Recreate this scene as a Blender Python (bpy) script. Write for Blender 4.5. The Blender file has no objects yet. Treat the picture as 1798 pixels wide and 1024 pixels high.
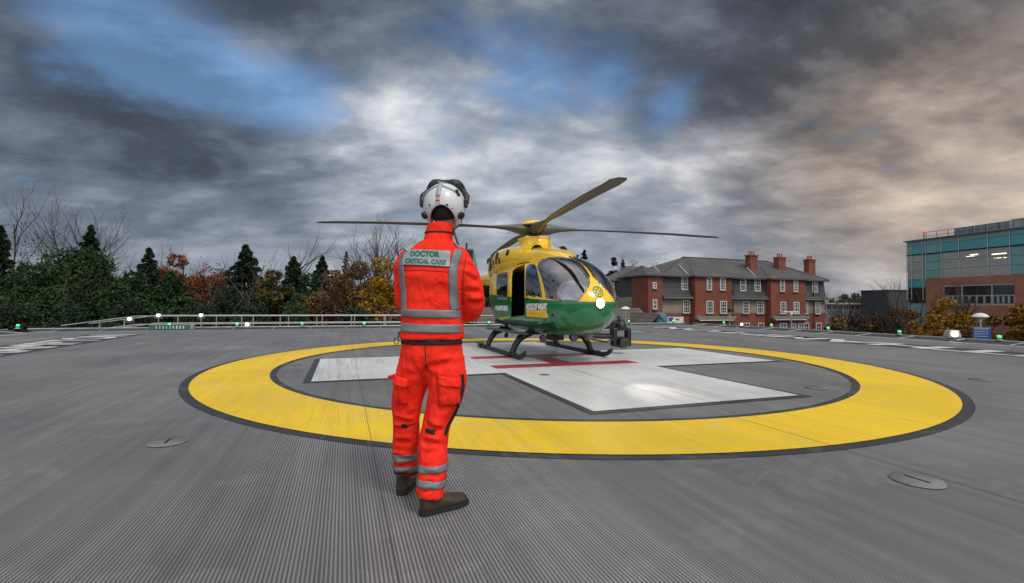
import bpy, bmesh, math, random
import numpy as np
from mathutils import Vector, Matrix
from mathutils.bvhtree import BVHTree
S = bpy.context.scene
COL = S.collection
R = math.radians
PI = math.pi
# ------------------------------------------------------------------ camera
FPX, PITCH, ROLL, CAMH = 835.15, .0262, .0062, 1.1627      # measured on the 1798 x 1024 photograph
def cam_axes():
    cp, sp, cr, sr = math.cos(PITCH), math.sin(PITCH), math.cos(ROLL), math.sin(ROLL)
    f = Vector((0, cp, sp)); r0 = Vector((1, 0, 0)); u0 = Vector((0, -sp, cp))
    return cr*r0+sr*u0, -sr*r0+cr*u0, f
CR, CU, CF = cam_axes()
cam = bpy.data.objects.new('camera', bpy.data.cameras.new('camera'))
COL.objects.link(cam); S.camera = cam
cam.data.sensor_width = 36; cam.data.lens = FPX/1798*36
cam.data.clip_start = .05; cam.data.clip_end = 3000
cam.matrix_world = Matrix(((CR.x, CU.x, -CF.x, 0), (CR.y, CU.y, -CF.y, 0), (CR.z, CU.z, -CF.z, CAMH), (0, 0, 0, 1)))
def direc(px, py):
    return ((px-899)/FPX*CR - (py-512)/FPX*CU + CF).normalized()
def at(px, py, Y):                                          # the point seen at a pixel of the photo, Y metres north
    d = direc(px, py); t = Y/d.y
    return Vector((d.x*t, Y, CAMH+d.z*t))
S.render.resolution_x, S.render.resolution_y = 1024, 583
S.view_settings.view_transform = 'Standard'; S.view_settings.look = 'None'
S.view_settings.exposure = 0.12; S.view_settings.gamma = 1; S.view_settings.use_curve_mapping = False
S.render.engine = 'CYCLES'
# ------------------------------------------------------------------ node helper
class NT:
    def __init__(s, tree): s.t = tree; s.n = tree.nodes; s.l = tree.links
    def new(s, typ, **kw):
        n = s.n.new(typ)
        for k, v in kw.items():
            if k.startswith('i_'):
                key = k[2:]; key = int(key) if key.isdigit() else key.replace('_', ' ')
                s.put(n.inputs[key], v)
            else: setattr(n, k, v)
        return n
    def put(s, inp, v):
        if isinstance(v, bpy.types.NodeSocket): s.l.new(v, inp)
        elif isinstance(v, bpy.types.Node): s.l.new(v.outputs[0], inp)
        else: inp.default_value = v
    def m(s, op, a, b=0.0, c=None, clamp=False):
        n = s.n.new('ShaderNodeMath'); n.operation = op; n.use_clamp = clamp
        s.put(n.inputs[0], a); s.put(n.inputs[1], b)
        if c is not None: s.put(n.inputs[2], c)
        return n.outputs[0]
    def mix(s, f, a, b, mode='MIX'):
        n = s.n.new('ShaderNodeMix'); n.data_type = 'RGBA'; n.blend_type = mode
        s.put(n.inputs['Factor'], f)
        for k, v in ((6, a), (7, b)):
            if isinstance(v, (tuple, list)): v = tuple(v)+(1,) if len(v) == 3 else tuple(v)
            s.put(n.inputs[k], v)
        return n.outputs[2]
    def noise(s, vec, scale, detail=4, rough=.5, dist=0, typ='FBM', dim='3D'):
        n = s.new('ShaderNodeTexNoise'); n.noise_dimensions = dim
        n.inputs['Scale'].default_value = scale; n.inputs['Detail'].default_value = detail
        n.inputs['Roughness'].default_value = rough; n.inputs['Distortion'].default_value = dist
        if vec is not None: s.put(n.inputs['Vector'], vec)
        return n.outputs['Fac']
    def ramp(s, fac, stops, interp='LINEAR'):
        n = s.new('ShaderNodeValToRGB'); n.color_ramp.interpolation = interp
        e = n.color_ramp.elements
        while len(e) < len(stops): e.new(.5)
        for i, (p, c) in enumerate(stops):
            e[i].position = p; e[i].color = (c, c, c, 1) if isinstance(c, (int, float)) else tuple(c)+(1,)
        s.put(n.inputs[0], fac); return n.outputs[0]
    def rng(s, v, a, b, c=0., d=1., smooth=False):
        n = s.new('ShaderNodeMapRange'); n.clamp = True
        if smooth: n.interpolation_type = 'SMOOTHSTEP'
        s.put(n.inputs['Value'], v)
        for k, x in (('From Min', a), ('From Max', b), ('To Min', c), ('To Max', d)): s.put(n.inputs[k], x)
        return n.outputs[0]
# ------------------------------------------------------------------ sky
SUN_EL, SUN_AZ = R(52), R(142)       # sun behind thin cloud, behind and right of the camera
world = bpy.data.worlds.new('World'); S.world = world; world.use_nodes = True
def build_sky():
    N = NT(world.node_tree); N.n.clear()
    out = N.new('ShaderNodeOutputWorld'); bg = N.new('ShaderNodeBackground')
    N.l.new(bg.outputs[0], out.inputs[0])
    sky = N.new('ShaderNodeTexSky'); sky.sky_type = 'NISHITA'; sky.sun_disc = False
    sky.sun_elevation = SUN_EL; sky.sun_rotation = SUN_AZ
    tc = N.new('ShaderNodeTexCoord'); d = tc.outputs['Generated']
    sep = N.new('ShaderNodeSeparateXYZ'); N.l.new(d, sep.inputs[0])
    z = N.m('MAXIMUM', sep.outputs[2], 0.0)
    k = N.m('DIVIDE', 1.0, N.m('ADD', z, .27))
    pl = N.new('ShaderNodeVectorMath', operation='SCALE'); N.l.new(d, pl.inputs[0]); N.put(pl.inputs['Scale'], k)
    flat = N.new('ShaderNodeVectorMath', operation='MULTIPLY'); N.l.new(pl.outputs[0], flat.inputs[0]); flat.inputs[1].default_value = (1, 1, .35)
    rot = N.new('ShaderNodeMapping'); N.l.new(flat.outputs[0], rot.inputs[0])
    rot.inputs['Rotation'].default_value = (0, 0, R(-22)); rot.inputs['Scale'].default_value = (1.1, 1.45, 1)
    wn = N.new('ShaderNodeTexNoise'); wn.inputs['Scale'].default_value = 1.7; wn.inputs['Detail'].default_value = 3; N.l.new(rot.outputs[0], wn.inputs['Vector'])
    wv = N.new('ShaderNodeVectorMath', operation='MULTIPLY_ADD'); N.l.new(wn.outputs['Color'], wv.inputs[0]); wv.inputs[1].default_value = (.20, .20, .20); N.l.new(rot.outputs[0], wv.inputs[2])
    P = wv.outputs[0]
    n1 = N.noise(P, 1.25, 8, .52, 0)
    n2 = N.noise(P, 3.4, 9, .56, 0)
    n3 = N.noise(P, 9.0, 8, .62, 0)
    # billows: round tops with creases between them
    bl = N.m('SUBTRACT', 1.0, N.m('MULTIPLY', N.m('ABSOLUTE', N.m('SUBTRACT', N.noise(P, 2.1, 7, .5, 0), .5)), 4.5))
    def blob(px, py, s, dirv=None):
        v = dirv or direc(px, py)
        dp = N.new('ShaderNodeVectorMath', operation='DOT_PRODUCT'); N.l.new(d, dp.inputs[0]); dp.inputs[1].default_value = v
        return N.m('EXPONENT', N.m('MULTIPLY', N.m('SUBTRACT', dp.outputs['Value'], 1.0), 2/(s*s)))
    def total(lst):
        a = None
        for (px, py, s, amp) in lst:
            b = N.m('MULTIPLY', blob(px, py, s), amp)
            a = b if a is None else N.m('ADD', a, b)
        return a
    # brightness of the cloud deck, laid out by direction
    B = total(SKY_B)
    v = N.m('ADD', N.m('ADD', N.m('MULTIPLY', N.m('SUBTRACT', n1, .5), .95), N.m('MULTIPLY', N.m('SUBTRACT', n2, .5), .85)), N.m('ADD', N.m('MULTIPLY', N.m('SUBTRACT', n3, .5), .22), N.m('MULTIPLY', N.m('SUBTRACT', bl, .5), -.16)))
    v = N.m('MULTIPLY', v, N.rng(sep.outputs[2], .02, .40, .42, 1.0))
    lum = N.m('ADD', N.m('ADD', v, B), SKY_BASE)
    cool = N.ramp(lum, [(0, (.040, .046, .060)), (.22, (.068, .084, .114)), (.42, (.150, .180, .232)), (.62, (.310, .345, .405)), (.82, (.58, .61, .65)), (1, (.90, .90, .90))])
    warm = N.ramp(lum, [(0, (.050, .046, .046)), (.22, (.105, .094, .090)), (.42, (.24, .205, .185)), (.62, (.46, .39, .335)), (.82, (.76, .63, .50)), (1, (1, .85, .66))])
    W = N.m('MULTIPLY', total(SKY_W), 1.0, clamp=True)
    cloud = N.mix(W, cool, warm)
    # blue gaps: the clear sky behind
    G = N.m('ADD', total(SKY_G), N.m('ADD', N.m('MULTIPLY', N.m('SUBTRACT', n2, .5), -1.3), N.m('MULTIPLY', N.m('SUBTRACT', n3, .5), -.6)))
    gap = N.rng(G, .10, .85, 0, .76, True)
    sc = N.new('ShaderNodeVectorMath', operation='SCALE'); N.l.new(sky.outputs[0], sc.inputs[0]); sc.inputs['Scale'].default_value = .115
    clear = N.mix(1.0, N.mix(1.0, sc.outputs[0], (.94, 1.15, 1.30), 'MULTIPLY'), N.rng(lum, .15, .75, .75, 1.75), 'MULTIPLY')
    vis = N.mix(gap, cloud, clear)
    # thin bright cloud overhead and behind the camera, where the light comes from
    up = N.rng(sep.outputs[2], .62, .95, 0, 1, True)
    back = N.rng(sep.outputs[1], .15, -.45, 0, 1, True)
    br = N.m('MAXIMUM', up, back)
    hi = N.mix(N.rng(n1, .3, .7), (.62, .67, .75), (1.15, 1.11, 1.06))
    fin = N.mix(br, vis, hi)
    N.put(bg.inputs[0], fin); bg.inputs[1].default_value = 1.0
SKY_BASE = .60
SKY_B = [(60, 180, .26, -.31), (250, 240, .18, -.14), (420, 270, .12, -.10), (30, 50, .15, -.08), (1000, 40, .22, -.22), (1400, 30, .26, -.32), (1740, 20, .26, -.32), (820, 60, .18, -.16), (520, 50, .12, -.16),
         (745, 210, .09, .36), (660, 160, .08, .10), (860, 220, .12, .12), (1050, 262, .07, .28), (1230, 295, .12, .16), (1450, 275, .18, .20), (1740, 300, .20, .36), (1600, 350, .16, .10), (1600, 440, .20, -.27), (1380, 400, .2, -.08),
         (200, 390, .25, .08), (1530, 488, .06, .22), (1180, 440, .07, .18), (700, 330, .2, .04), (60, 360, .12, .08), (450, 420, .2, .0)]
SKY_W = [(1760, 270, .20, .95), (1480, 290, .18, .45), (1650, 80, .35, .35)]
SKY_G = [(180, 45, .09, .52), (290, 90, .08, .62), (400, 125, .07, .68), (500, 165, .06, .62), (580, 190, .05, .4), (60, 10, .1, .3), (960, 130, .10, .50), (1080, 140, .06, .62), (1180, 180, .05, .62), (860, 90, .12, .30), (700, 60, .2, .12)]
build_sky()
sun = bpy.data.objects.new('sun', bpy.data.lights.new('sun', 'SUN')); COL.objects.link(sun)
sun.data.energy = 1.5; sun.data.angle = R(14); sun.data.color = (1, .95, .88)
sd = Vector((math.sin(SUN_AZ)*math.cos(SUN_EL), math.cos(SUN_AZ)*math.cos(SUN_EL), math.sin(SUN_EL)))
sun.rotation_euler = sd.to_track_quat('Z', 'Y').to_euler()
# ------------------------------------------------------------------ builders
def tag(o, label=None, cat=None, group=None, kind=None):
    if label: o['label'] = label
    if cat: o['category'] = cat
    if group: o['group'] = group
    if kind: o['kind'] = kind
    return o
def empty(name, loc=(0, 0, 0), rz=0, label=None, cat=None, group=None):
    o = bpy.data.objects.new(name, None); COL.objects.link(o); o.location = loc; o.rotation_euler = (0, 0, rz)
    o.empty_display_size = .2
    return tag(o, label, cat, group)
def mesh_obj(name, V, F, mats, parent=None, smooth=False, midx=None):
    me = bpy.data.meshes.new(name); me.from_pydata([tuple(v) for v in V], [], F)
    if not isinstance(mats, (list, tuple)): mats = [mats]
    for m_ in mats: me.materials.append(m_)
    if midx is not None: me.polygons.foreach_set('material_index', midx)
    if smooth: me.polygons.foreach_set('use_smooth', [True]*len(me.polygons))
    me.update()
    o = bpy.data.objects.new(name, me); COL.objects.link(o)
    if parent is not None: o.parent = parent
    return o
class MB:
    def __init__(s): s.V = []; s.F = []; s.M = []
    def add(s, V, F, m=0):
        b = len(s.V); s.V += [tuple(v) for v in V]; s.F += [tuple(i+b for i in f) for f in F]; s.M += [m]*len(F); return s
    def box(s, c, size, rz=0, m=0, taper=1.0, rx=0, ry=0):
        x, y, z = size[0]/2, size[1]/2, size[2]/2
        V = [(-x, -y, -z), (x, -y, -z), (x, y, -z), (-x, y, -z), (-x*taper, -y*taper, z), (x*taper, -y*taper, z), (x*taper, y*taper, z), (-x*taper, y*taper, z)]
        M_ = Matrix.Rotation(rz, 3, 'Z') @ Matrix.Rotation(ry, 3, 'Y') @ Matrix.Rotation(rx, 3, 'X')
        V = [M_ @ Vector(v)+Vector(c) for v in V]
        return s.add(V, [(0, 3, 2, 1), (4, 5, 6, 7), (0, 1, 5, 4), (1, 2, 6, 5), (2, 3, 7, 6), (3, 0, 4, 7)], m)
    def tube(s, pts, r, n=10, m=0, cap=True, sy=1.0):
        pts = [Vector(p) for p in pts]; rs = r if isinstance(r, (list, tuple)) else [r]*len(pts)
        V = []; F = []; prev = None
        for i, p in enumerate(pts):
            t = (pts[min(i+1, len(pts)-1)]-pts[max(i-1, 0)]).normalized()
            if prev is None:
                a = Vector((0, 0, 1)) if abs(t.z) < .9 else Vector((1, 0, 0))
                u = t.cross(a).normalized()
            else: u = (prev-t*prev.dot(t)).normalized()
            prev = u; w = t.cross(u)
            for k_ in range(n):
                an = 2*PI*k_/n; V.append(p+(u*math.cos(an)+w*math.sin(an)*sy)*rs[i])
        for i in range(len(pts)-1):
            for k_ in range(n):
                a, b = i*n+k_, i*n+(k_+1) % n; F.append((a, b, b+n, a+n))
        if cap: F.append(tuple(range(n-1, -1, -1))); F.append(tuple(range((len(pts)-1)*n, len(pts)*n)))
        return s.add(V, F, m)
    def lathe(s, prof, c=(0, 0, 0), n=20, m=0, axis=None):
        V = []; F = []
        M_ = Matrix.Identity(3)
        if axis is not None: M_ = Vector(axis).to_track_quat('Z', 'Y').to_matrix()
        for (r, z) in prof:
            for k_ in range(n):
                a = 2*PI*k_/n; V.append(M_ @ Vector((r*math.cos(a), r*math.sin(a), z))+Vector(c))
        for i in range(len(prof)-1):
            for k_ in range(n):
                a, b = i*n+k_, i*n+(k_+1) % n; F.append((a, b, b+n, a+n))
        F.append(tuple(range(n-1, -1, -1))); F.append(tuple(range((len(prof)-1)*n, len(prof)*n)))
        return s.add(V, F, m)
    def prism(s, poly, z0, z1, m=0, M_=None):
        n = len(poly); V = [(x, y, z0) for x, y in poly]+[(x, y, z1) for x, y in poly]
        if M_ is not None: V = [M_ @ Vector(v) for v in V]
        return s.add(V, [tuple(range(n-1, -1, -1)), tuple(range(n, 2*n))]+[(i, (i+1) % n, n+(i+1) % n, n+i) for i in range(n)], m)
    def build(s, name, mats, parent=None, smooth=False, bevel=0):
        o = mesh_obj(name, s.V, s.F, mats, parent, smooth, s.M)
        if bevel:
            b = o.modifiers.new('bevel', 'BEVEL'); b.width = bevel; b.segments = 2; b.limit_method = 'ANGLE'; b.angle_limit = R(40)
        if smooth and not bevel:
            try: o.data.set_sharp_from_angle(angle=R(42))
            except Exception: pass
        return o
def children(o): return [c for c in COL.objects if c.parent == o]
def copy_tree(o, parent=None):
    c = o.copy(); COL.objects.link(c)
    if parent is not None: c.parent = parent
    for ch in children(o): copy_tree(ch, c)
    return c
_m = {}
def mat(name, col, rough=.6, metal=0., noise=0., nscale=8., bump=0., bscale=60., coat=0., spec=.5, emit=None, estr=1., alpha=1., trans=0., sheen=0., col2=None):
    if name in _m: return _m[name]
    M_ = bpy.data.materials.new(name); M_.use_nodes = True; N = NT(M_.node_tree)
    b = N.n['Principled BSDF']; b.inputs['Base Color'].default_value = tuple(col)+(1,)
    b.inputs['Roughness'].default_value = rough; b.inputs['Metallic'].default_value = metal
    b.inputs['Coat Weight'].default_value = coat; b.inputs['Specular IOR Level'].default_value = spec
    b.inputs['Sheen Weight'].default_value = sheen; b.inputs['Transmission Weight'].default_value = trans
    tc = N.new('ShaderNodeTexCoord')
    if noise or col2:
        f = N.noise(tc.outputs['Object'], nscale, 6, .6)
        c2 = col2 or tuple(max(0, x*(1-noise)) for x in col)
        c1 = col if col2 else tuple(x*(1+noise*.6) for x in col)
        N.put(b.inputs['Base Color'], N.mix(N.rng(f, .3, .7), c2, c1))
        N.put(b.inputs['Roughness'], N.rng(f, .2, .8, max(.02, rough-.08), min(1, rough+.08)))
    if bump:
        bn = N.new('ShaderNodeBump'); bn.inputs['Strength'].default_value = bump; bn.inputs['Distance'].default_value = .01
        N.put(bn.inputs['Height'], N.noise(tc.outputs['Object'], bscale, 5, .6)); N.l.new(bn.outputs[0], b.inputs['Normal'])
    if emit:
        b.inputs['Emission Color'].default_value = tuple(emit)+(1,); b.inputs['Emission Strength'].default_value = estr
    _m[name] = M_; return M_
# ------------------------------------------------------------------ the landing deck
PADC = Vector((.805, 9.92, 0)); PTH = .34
def pad(x, y, z=0):
    c, s = math.cos(PTH), math.sin(PTH)
    return Vector((PADC.x+c*x-s*y, PADC.y+s*x+c*y, z))
def deck_mat(name, col, wear=.0, stain=.25, gdark=.45, rough=.55, dirt=(.16, .13, .10), dirt_amt=.0, spec=.5):
    M_ = bpy.data.materials.new(name); M_.use_nodes = True; N = NT(M_.node_tree); b = N.n['Principled BSDF']
    tc = N.new('ShaderNodeTexCoord'); o = tc.outputs['Object']
    sp = N.new('ShaderNodeSeparateXYZ'); N.l.new(o, sp.inputs[0]); x, y = sp.outputs[0], sp.outputs[1]
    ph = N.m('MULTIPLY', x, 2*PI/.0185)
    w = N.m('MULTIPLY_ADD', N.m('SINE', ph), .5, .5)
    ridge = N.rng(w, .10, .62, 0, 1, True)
    plank = N.m('FLOOR', N.m('DIVIDE', x, .2475))
    pv = N.new('ShaderNodeTexWhiteNoise'); pv.noise_dimensions = '1D'; N.put(pv.inputs['W'], plank)
    # long streaks along the extrusions
    st = N.new('ShaderNodeMapping'); N.l.new(o, st.inputs[0]); st.inputs['Scale'].default_value = (5.5, .16, 1)
    streak = N.noise(st.outputs[0], 1.5, 6, .65)
    big = N.noise(o, .35, 6, .6, .4)
    fine = N.noise(o, 40, 4, .6)
    c = N.mix(1.0, tuple(col), N.ramp(big, [(.25, 1-stain*.9), (.75, 1+stain*.35)]), 'MULTIPLY')
    c = N.mix(1.0, c, N.ramp(streak, [(.3, 1-stain*.55), (.7, 1+stain*.3)]), 'MULTIPLY')
    c = N.mix(1.0, c, N.rng(pv.outputs[0], 0, 1, 1-stain*.14, 1+stain*.08), 'MULTIPLY')
    c = N.mix(1.0, c, N.rng(fine, .2, .8, .94, 1.05), 'MULTIPLY')
    if dirt_amt:
        dm = N.noise(st.outputs[0], 4.0, 8, .75)
        dm2 = N.noise(o, .55, 5, .6, .8)
        f = N.m('MULTIPLY', N.rng(dm, .44, .66, 0, 1, True), N.rng(dm2, .38, .60, 0, dirt_amt, True))
        c = N.mix(f, c, dirt)
    sm = N.new('ShaderNodeMapping'); N.l.new(o, sm.inputs[0]); sm.inputs['Scale'].default_value = (.5, 5.0, 1); sm.inputs['Rotation'].default_value = (0, 0, .35)
    sc_ = N.m('MULTIPLY', N.rng(N.noise(sm.outputs[0], 2.4, 5, .7, .6), .66, .74, 0, 1, True), N.rng(N.noise(o, .8, 3), .5, .65))
    c = N.mix(N.m('MULTIPLY', sc_, .35), c, (.05, .048, .045))
    wp = N.noise(o, .9, 6, .6, 1.5); c = N.mix(N.m('MULTIPLY', N.rng(wp, .56, .59, 0, 1), N.rng(wp, .66, .60, 0, .12)), c, (.42, .41, .38))
    # rust blots
    rb = N.noise(o, 1.7, 3, .5, .3); rb2 = N.noise(o, 9, 4, .6)
    rf = N.m('MULTIPLY', N.rng(rb, .69, .76, 0, .45, True), N.rng(rb2, .35, .6))
    c = N.mix(rf, c, (.20, .115, .055))
    # shade between the ridges, painted into the colour of the grooves
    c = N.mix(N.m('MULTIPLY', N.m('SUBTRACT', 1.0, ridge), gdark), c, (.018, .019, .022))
    # joints between deck sections
    def line(v, at_, w_): return N.rng(N.m('ABSOLUTE', N.m('SUBTRACT', v, at_)), w_, w_*.4, 0, 1)
    j = N.m('MAXIMUM', line(y, -.17, .014), N.m('MULTIPLY', line(x, -.24, .010), N.rng(y, .7, .3)))
    j = N.m('MAXIMUM', j, N.m('MULTIPLY', line(x, -3.83, .006), .8)); j = N.m('MAXIMUM', j, line(y, 9.8, .014)); j = N.m('MAXIMUM', j, line(x, 6.95, .007))
    c = N.mix(N.m('MULTIPLY', j, .75), c, (.02, .02, .022))
    N.put(b.inputs['Base Color'], c)
    N.put(b.inputs['Roughness'], N.rng(big, .3, .7, rough-.08, rough+.1))
    b.inputs['Specular IOR Level'].default_value = spec
    bp = N.new('ShaderNodeBump'); bp.inputs['Strength'].default_value = .8; bp.inputs['Distance'].default_value = .004
    N.put(bp.inputs['Height'], ridge); N.l.new(bp.outputs[0], b.inputs['Normal'])
    return M_
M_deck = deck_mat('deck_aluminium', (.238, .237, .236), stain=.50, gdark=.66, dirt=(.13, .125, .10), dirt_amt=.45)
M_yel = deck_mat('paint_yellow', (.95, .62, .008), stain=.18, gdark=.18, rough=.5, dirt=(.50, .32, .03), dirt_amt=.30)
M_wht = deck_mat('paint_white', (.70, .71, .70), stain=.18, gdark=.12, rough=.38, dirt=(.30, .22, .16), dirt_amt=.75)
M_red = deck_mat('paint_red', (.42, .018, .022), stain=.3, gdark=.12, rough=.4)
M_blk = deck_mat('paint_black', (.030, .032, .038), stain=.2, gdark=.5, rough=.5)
DX0, DX1, DY0, DY1 = -15.1, 15.1, -14.6, 14.1
def pad_obj(name, V, F, m_, label=None, z=0):
    o = mesh_obj(name, V, F, m_); o.location = (PADC.x, PADC.y, z); o.rotation_euler = (0, 0, PTH)
    return tag(o, label, kind='structure')
b = MB().prism([(DX0+.9, DY0), (DX1-.9, DY0), (DX1, DY0+.9), (DX1, DY1-.9), (DX1-.9, DY1), (DX0+.9, DY1), (DX0, DY1-.9), (DX0, DY0+.9)], -.35, 0)
o = b.build('landing_deck', M_deck); o.location = PADC; o.rotation_euler = (0, 0, PTH); tag(o, kind='structure')
def ring(r0, r1, n=256):
    V = []; F = []
    for i in range(n):
        a = 2*PI*i/n; V += [(r0*math.cos(a), r0*math.sin(a), 0), (r1*math.cos(a), r1*math.sin(a), 0)]
        j = (i+1) % n; F.append((2*i, 2*i+1, 2*j+1, 2*j))
    return V, F
pad_obj('circle_outline', *ring(5.10, 6.33), M_blk, z=.004)
pad_obj('yellow_circle', *ring(5.20, 6.22), M_yel, z=.008)
def cross_poly(a, L): return [(-a, -L), (a, -L), (a, -a), (L, -a), (L, a), (a, a), (a, L), (-a, L), (-a, a), (-L, a), (-L, -a), (-a, -a)]
def flat(polys):
    V = []; F = []
    for p in polys:
        F.append(tuple(range(len(V), len(V)+len(p)))); V += [(x, y, 0) for x, y in p]
    return V, F
pad_obj('cross_outline', *flat([cross_poly(1.60, 4.61)]), M_blk, z=.005)
pad_obj('white_cross', *flat([cross_poly(1.5, 4.5)]), M_wht, z=.009)
def rect(x0, y0, x1, y1): return [(x0, y0), (x1, y0), (x1, y1), (x0, y1)]
pad_obj('red_letter', *flat([rect(-1.48, -.98, 1.48, -.56), rect(-1.48, .56, 1.48, .98), rect(-.21, -.56, .21, .56)]), M_red, z=.013)
pad_obj('lettering_band', *flat([rect(10.75, -8.0, 12.40, 12.0)]), M_blk, z=.004)
pad_obj('lettering_band', *flat([rect(-12.40, -2, -10.75, 11.4)]), M_blk, z=.004)
pad_obj('lettering_band', *flat([[(8.15, 7.55), (8.35, 8.6), (6.7, 12.2), (5.9, 11.6)]]), M_blk, z=.004)
pad_obj('corner_mark', *flat([[(8.0, 8.0), (8.1, 8.5), (6.75, 11.6), (6.2, 11.3)]]), M_wht, z=.008)
# painted edge line
pad_obj('edge_line', *flat([rect(DX0+.25, DY0+1, DX0+.37, DY1-1), rect(DX1-.37, DY0+1, DX1-.25, DY1-1)]), M_wht, z=.004)
def text_mesh(txt, size, width=None, bold=.0):
    cu = bpy.data.curves.new('t', 'FONT'); cu.body = txt; cu.size = size; cu.align_x = 'CENTER'; cu.align_y = 'CENTER'; cu.offset = bold; cu.resolution_u = 3
    ob = bpy.data.objects.new('t', cu); COL.objects.link(ob)
    bpy.context.view_layer.update()
    me = ob.evaluated_get(bpy.context.evaluated_depsgraph_get()).to_mesh()
    V = [tuple(v.co) for v in me.vertices]; F = [tuple(p.vertices) for p in me.polygons]
    ob.to_mesh_clear(); bpy.data.objects.remove(ob)
    xs = [v[0] for v in V]; ys = [v[1] for v in V]; cx, cy = (min(xs)+max(xs))/2, (min(ys)+max(ys))/2
    k = width/(max(xs)-min(xs)) if width else 1
    return [((v[0]-cx)*k, v[1]-cy, 0) for v in V], F
def word(cx, cy, width, height):
    V, F = text_mesh('SOUTHAMPTON', height/.70, width, .055)
    return [(cx-v[1], cy+v[0], 0) for v in V], F             # letter tops towards -x, reading away from the camera
pad_obj('deck_lettering', *word(11.57, 2.2, 19.0, 1.25), M_wht, z=.008)
pad_obj('deck_lettering', *word(-11.57, 5.6, 11.2, 1.25), M_wht, z=.008)
# ------------------------------------------------------------------ helicopter
def livery(name, c_up, c_lo):
    M_ = bpy.data.materials.new(name); M_.use_nodes = True; N = NT(M_.node_tree); b = N.n['Principled BSDF']
    tc = N.new('ShaderNodeTexCoord'); sp = N.new('ShaderNodeSeparateXYZ'); N.l.new(tc.outputs['Object'], sp.inputs[0])
    belt = N.m('MULTIPLY_ADD', sp.outputs[0], -.044, 1.355)
    f = N.rng(N.m('SUBTRACT', sp.outputs[2], belt), -.003, .003)
    g = N.noise(tc.outputs['Object'], 1.2, 5, .6)
    grime = N.mix(1.0, N.mix(f, tuple(c_lo), tuple(c_up)), N.rng(g,   .3, .7, .94, 1.03), 'MULTIPLY')
    N.put(b.inputs['Base Color'], grime); b.inputs['Roughness'].default_value = .16
    N.put(b.inputs['Roughness'], N.rng(g, .3, .7, .10, .22))
    b.inputs['Coat Weight'].default_value = .6; b.inputs['Coat Roughness'].default_value = .04
    return M_
YEL, GRN = (.90, .56, .010), (.004, .155, .052)
M_liv = livery('helicopter_livery', YEL, GRN)
M_hy = mat('gloss_yellow', YEL, .18, coat=.6, noise=.12, nscale=2); M_hg = mat('gloss_green', GRN, .18, coat=.6)
M_hblk = mat('satin_black', (.012, .012, .013), .42, noise=.3, nscale=12); M_hdk = mat('dark_metal', (.035, .035, .038), .38, .4, noise=.3, nscale=20)
M_grey = mat('grey_composite', (.085, .085, .082), .45, noise=.10, nscale=1.5); M_int = mat('cabin_lining', (.012, .012, .014), .8)
M_steel = mat('bare_metal', (.45, .45, .46), .3, .9, noise=.2); M_wl = mat('white_lettering', (.8, .8, .8), .4)
M_or = mat('orange_lettering', (.60, .22, .01), .4); M_lamp = mat('lit_headlight', (1, 1, 1), .3, emit=(1, .95, .86), estr=60)
def glass(name, tint=.35, rough=.02, f0=.10, f1=1.0):
    M_ = bpy.data.materials.new(name); M_.use_nodes = True; N = NT(M_.node_tree); N.n.clear()
    o = N.new('ShaderNodeOutputMaterial'); t = N.new('ShaderNodeBsdfTransparent'); t.inputs[0].default_value = (tint, tint, tint*1.03, 1)
    g = N.new('ShaderNodeBsdfGlossy'); g.inputs['Roughness'].default_value = rough; g.inputs[0].default_value = (.95, .95, 1, 1)
    fr = N.new('ShaderNodeFresnel'); fr.inputs[0].default_value = 1.5
    fac = N.rng(fr.outputs[0], .04, 1, f0, f1)
    mx = N.new('ShaderNodeMixShader'); N.put(mx.inputs[0], fac); N.l.new(t.outputs[0], mx.inputs[1]); N.l.new(g.outputs[0], mx.inputs[2]); N.l.new(mx.outputs[0], o.inputs[0])
    return M_
M_gl = glass('windscreen_glass', .74, .03, .24)
MAST = Vector((.55, 11.8, 0)); HA = PTH
heli = empty('rescue_helicopter', MAST, -(PI/2-HA), 'yellow and green air ambulance helicopter with its side door open and headlight on', 'helicopter')
bpy.context.view_layer.update()
HM = heli.matrix_world.copy()
ST = np.array([  # x, bottom, waist, top, half width, n_top, n_bottom
 [-3.35, 1.76, 1.94, 2.10, .17, 2.0, 2.0], [-2.8, 1.62, 1.92, 2.16, .27, 2.0, 2.0], [-2.3, 1.25, 1.80, 2.19, .42, 2.1, 2.1], [-1.8, .84, 1.62, 2.21, .60, 2.3, 2.3],
 [-1.35, .60, 1.42, 2.23, .74, 2.7, 2.6], [-.9, .53, 1.30, 2.24, .79, 3.0, 3.0], [0, .50, 1.25, 2.25, .81, 3.0, 3.2], [.9, .50, 1.22, 2.25, .82, 2.9, 3.0],
 [1.4, .50, 1.20, 2.24, .82, 2.9, 3.0], [1.8, .51, 1.19, 2.19, .82, 2.7, 2.8], [2.2, .53, 1.18, 2.08, .79, 2.5, 2.6], [2.55, .58, 1.17, 1.93, .72, 2.35, 2.4], [2.8, .64, 1.17, 1.77, .63, 2.2, 2.3],
 [3.0, .75, 1.17, 1.58, .49, 2.1, 2.1], [3.12, .86, 1.17, 1.44, .36, 2.0, 2.0], [3.19, .97, 1.17, 1.32, .22, 2.0, 2.0], [3.22, 1.10, 1.17, 1.24, .07, 2.0, 2.0]])
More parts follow.
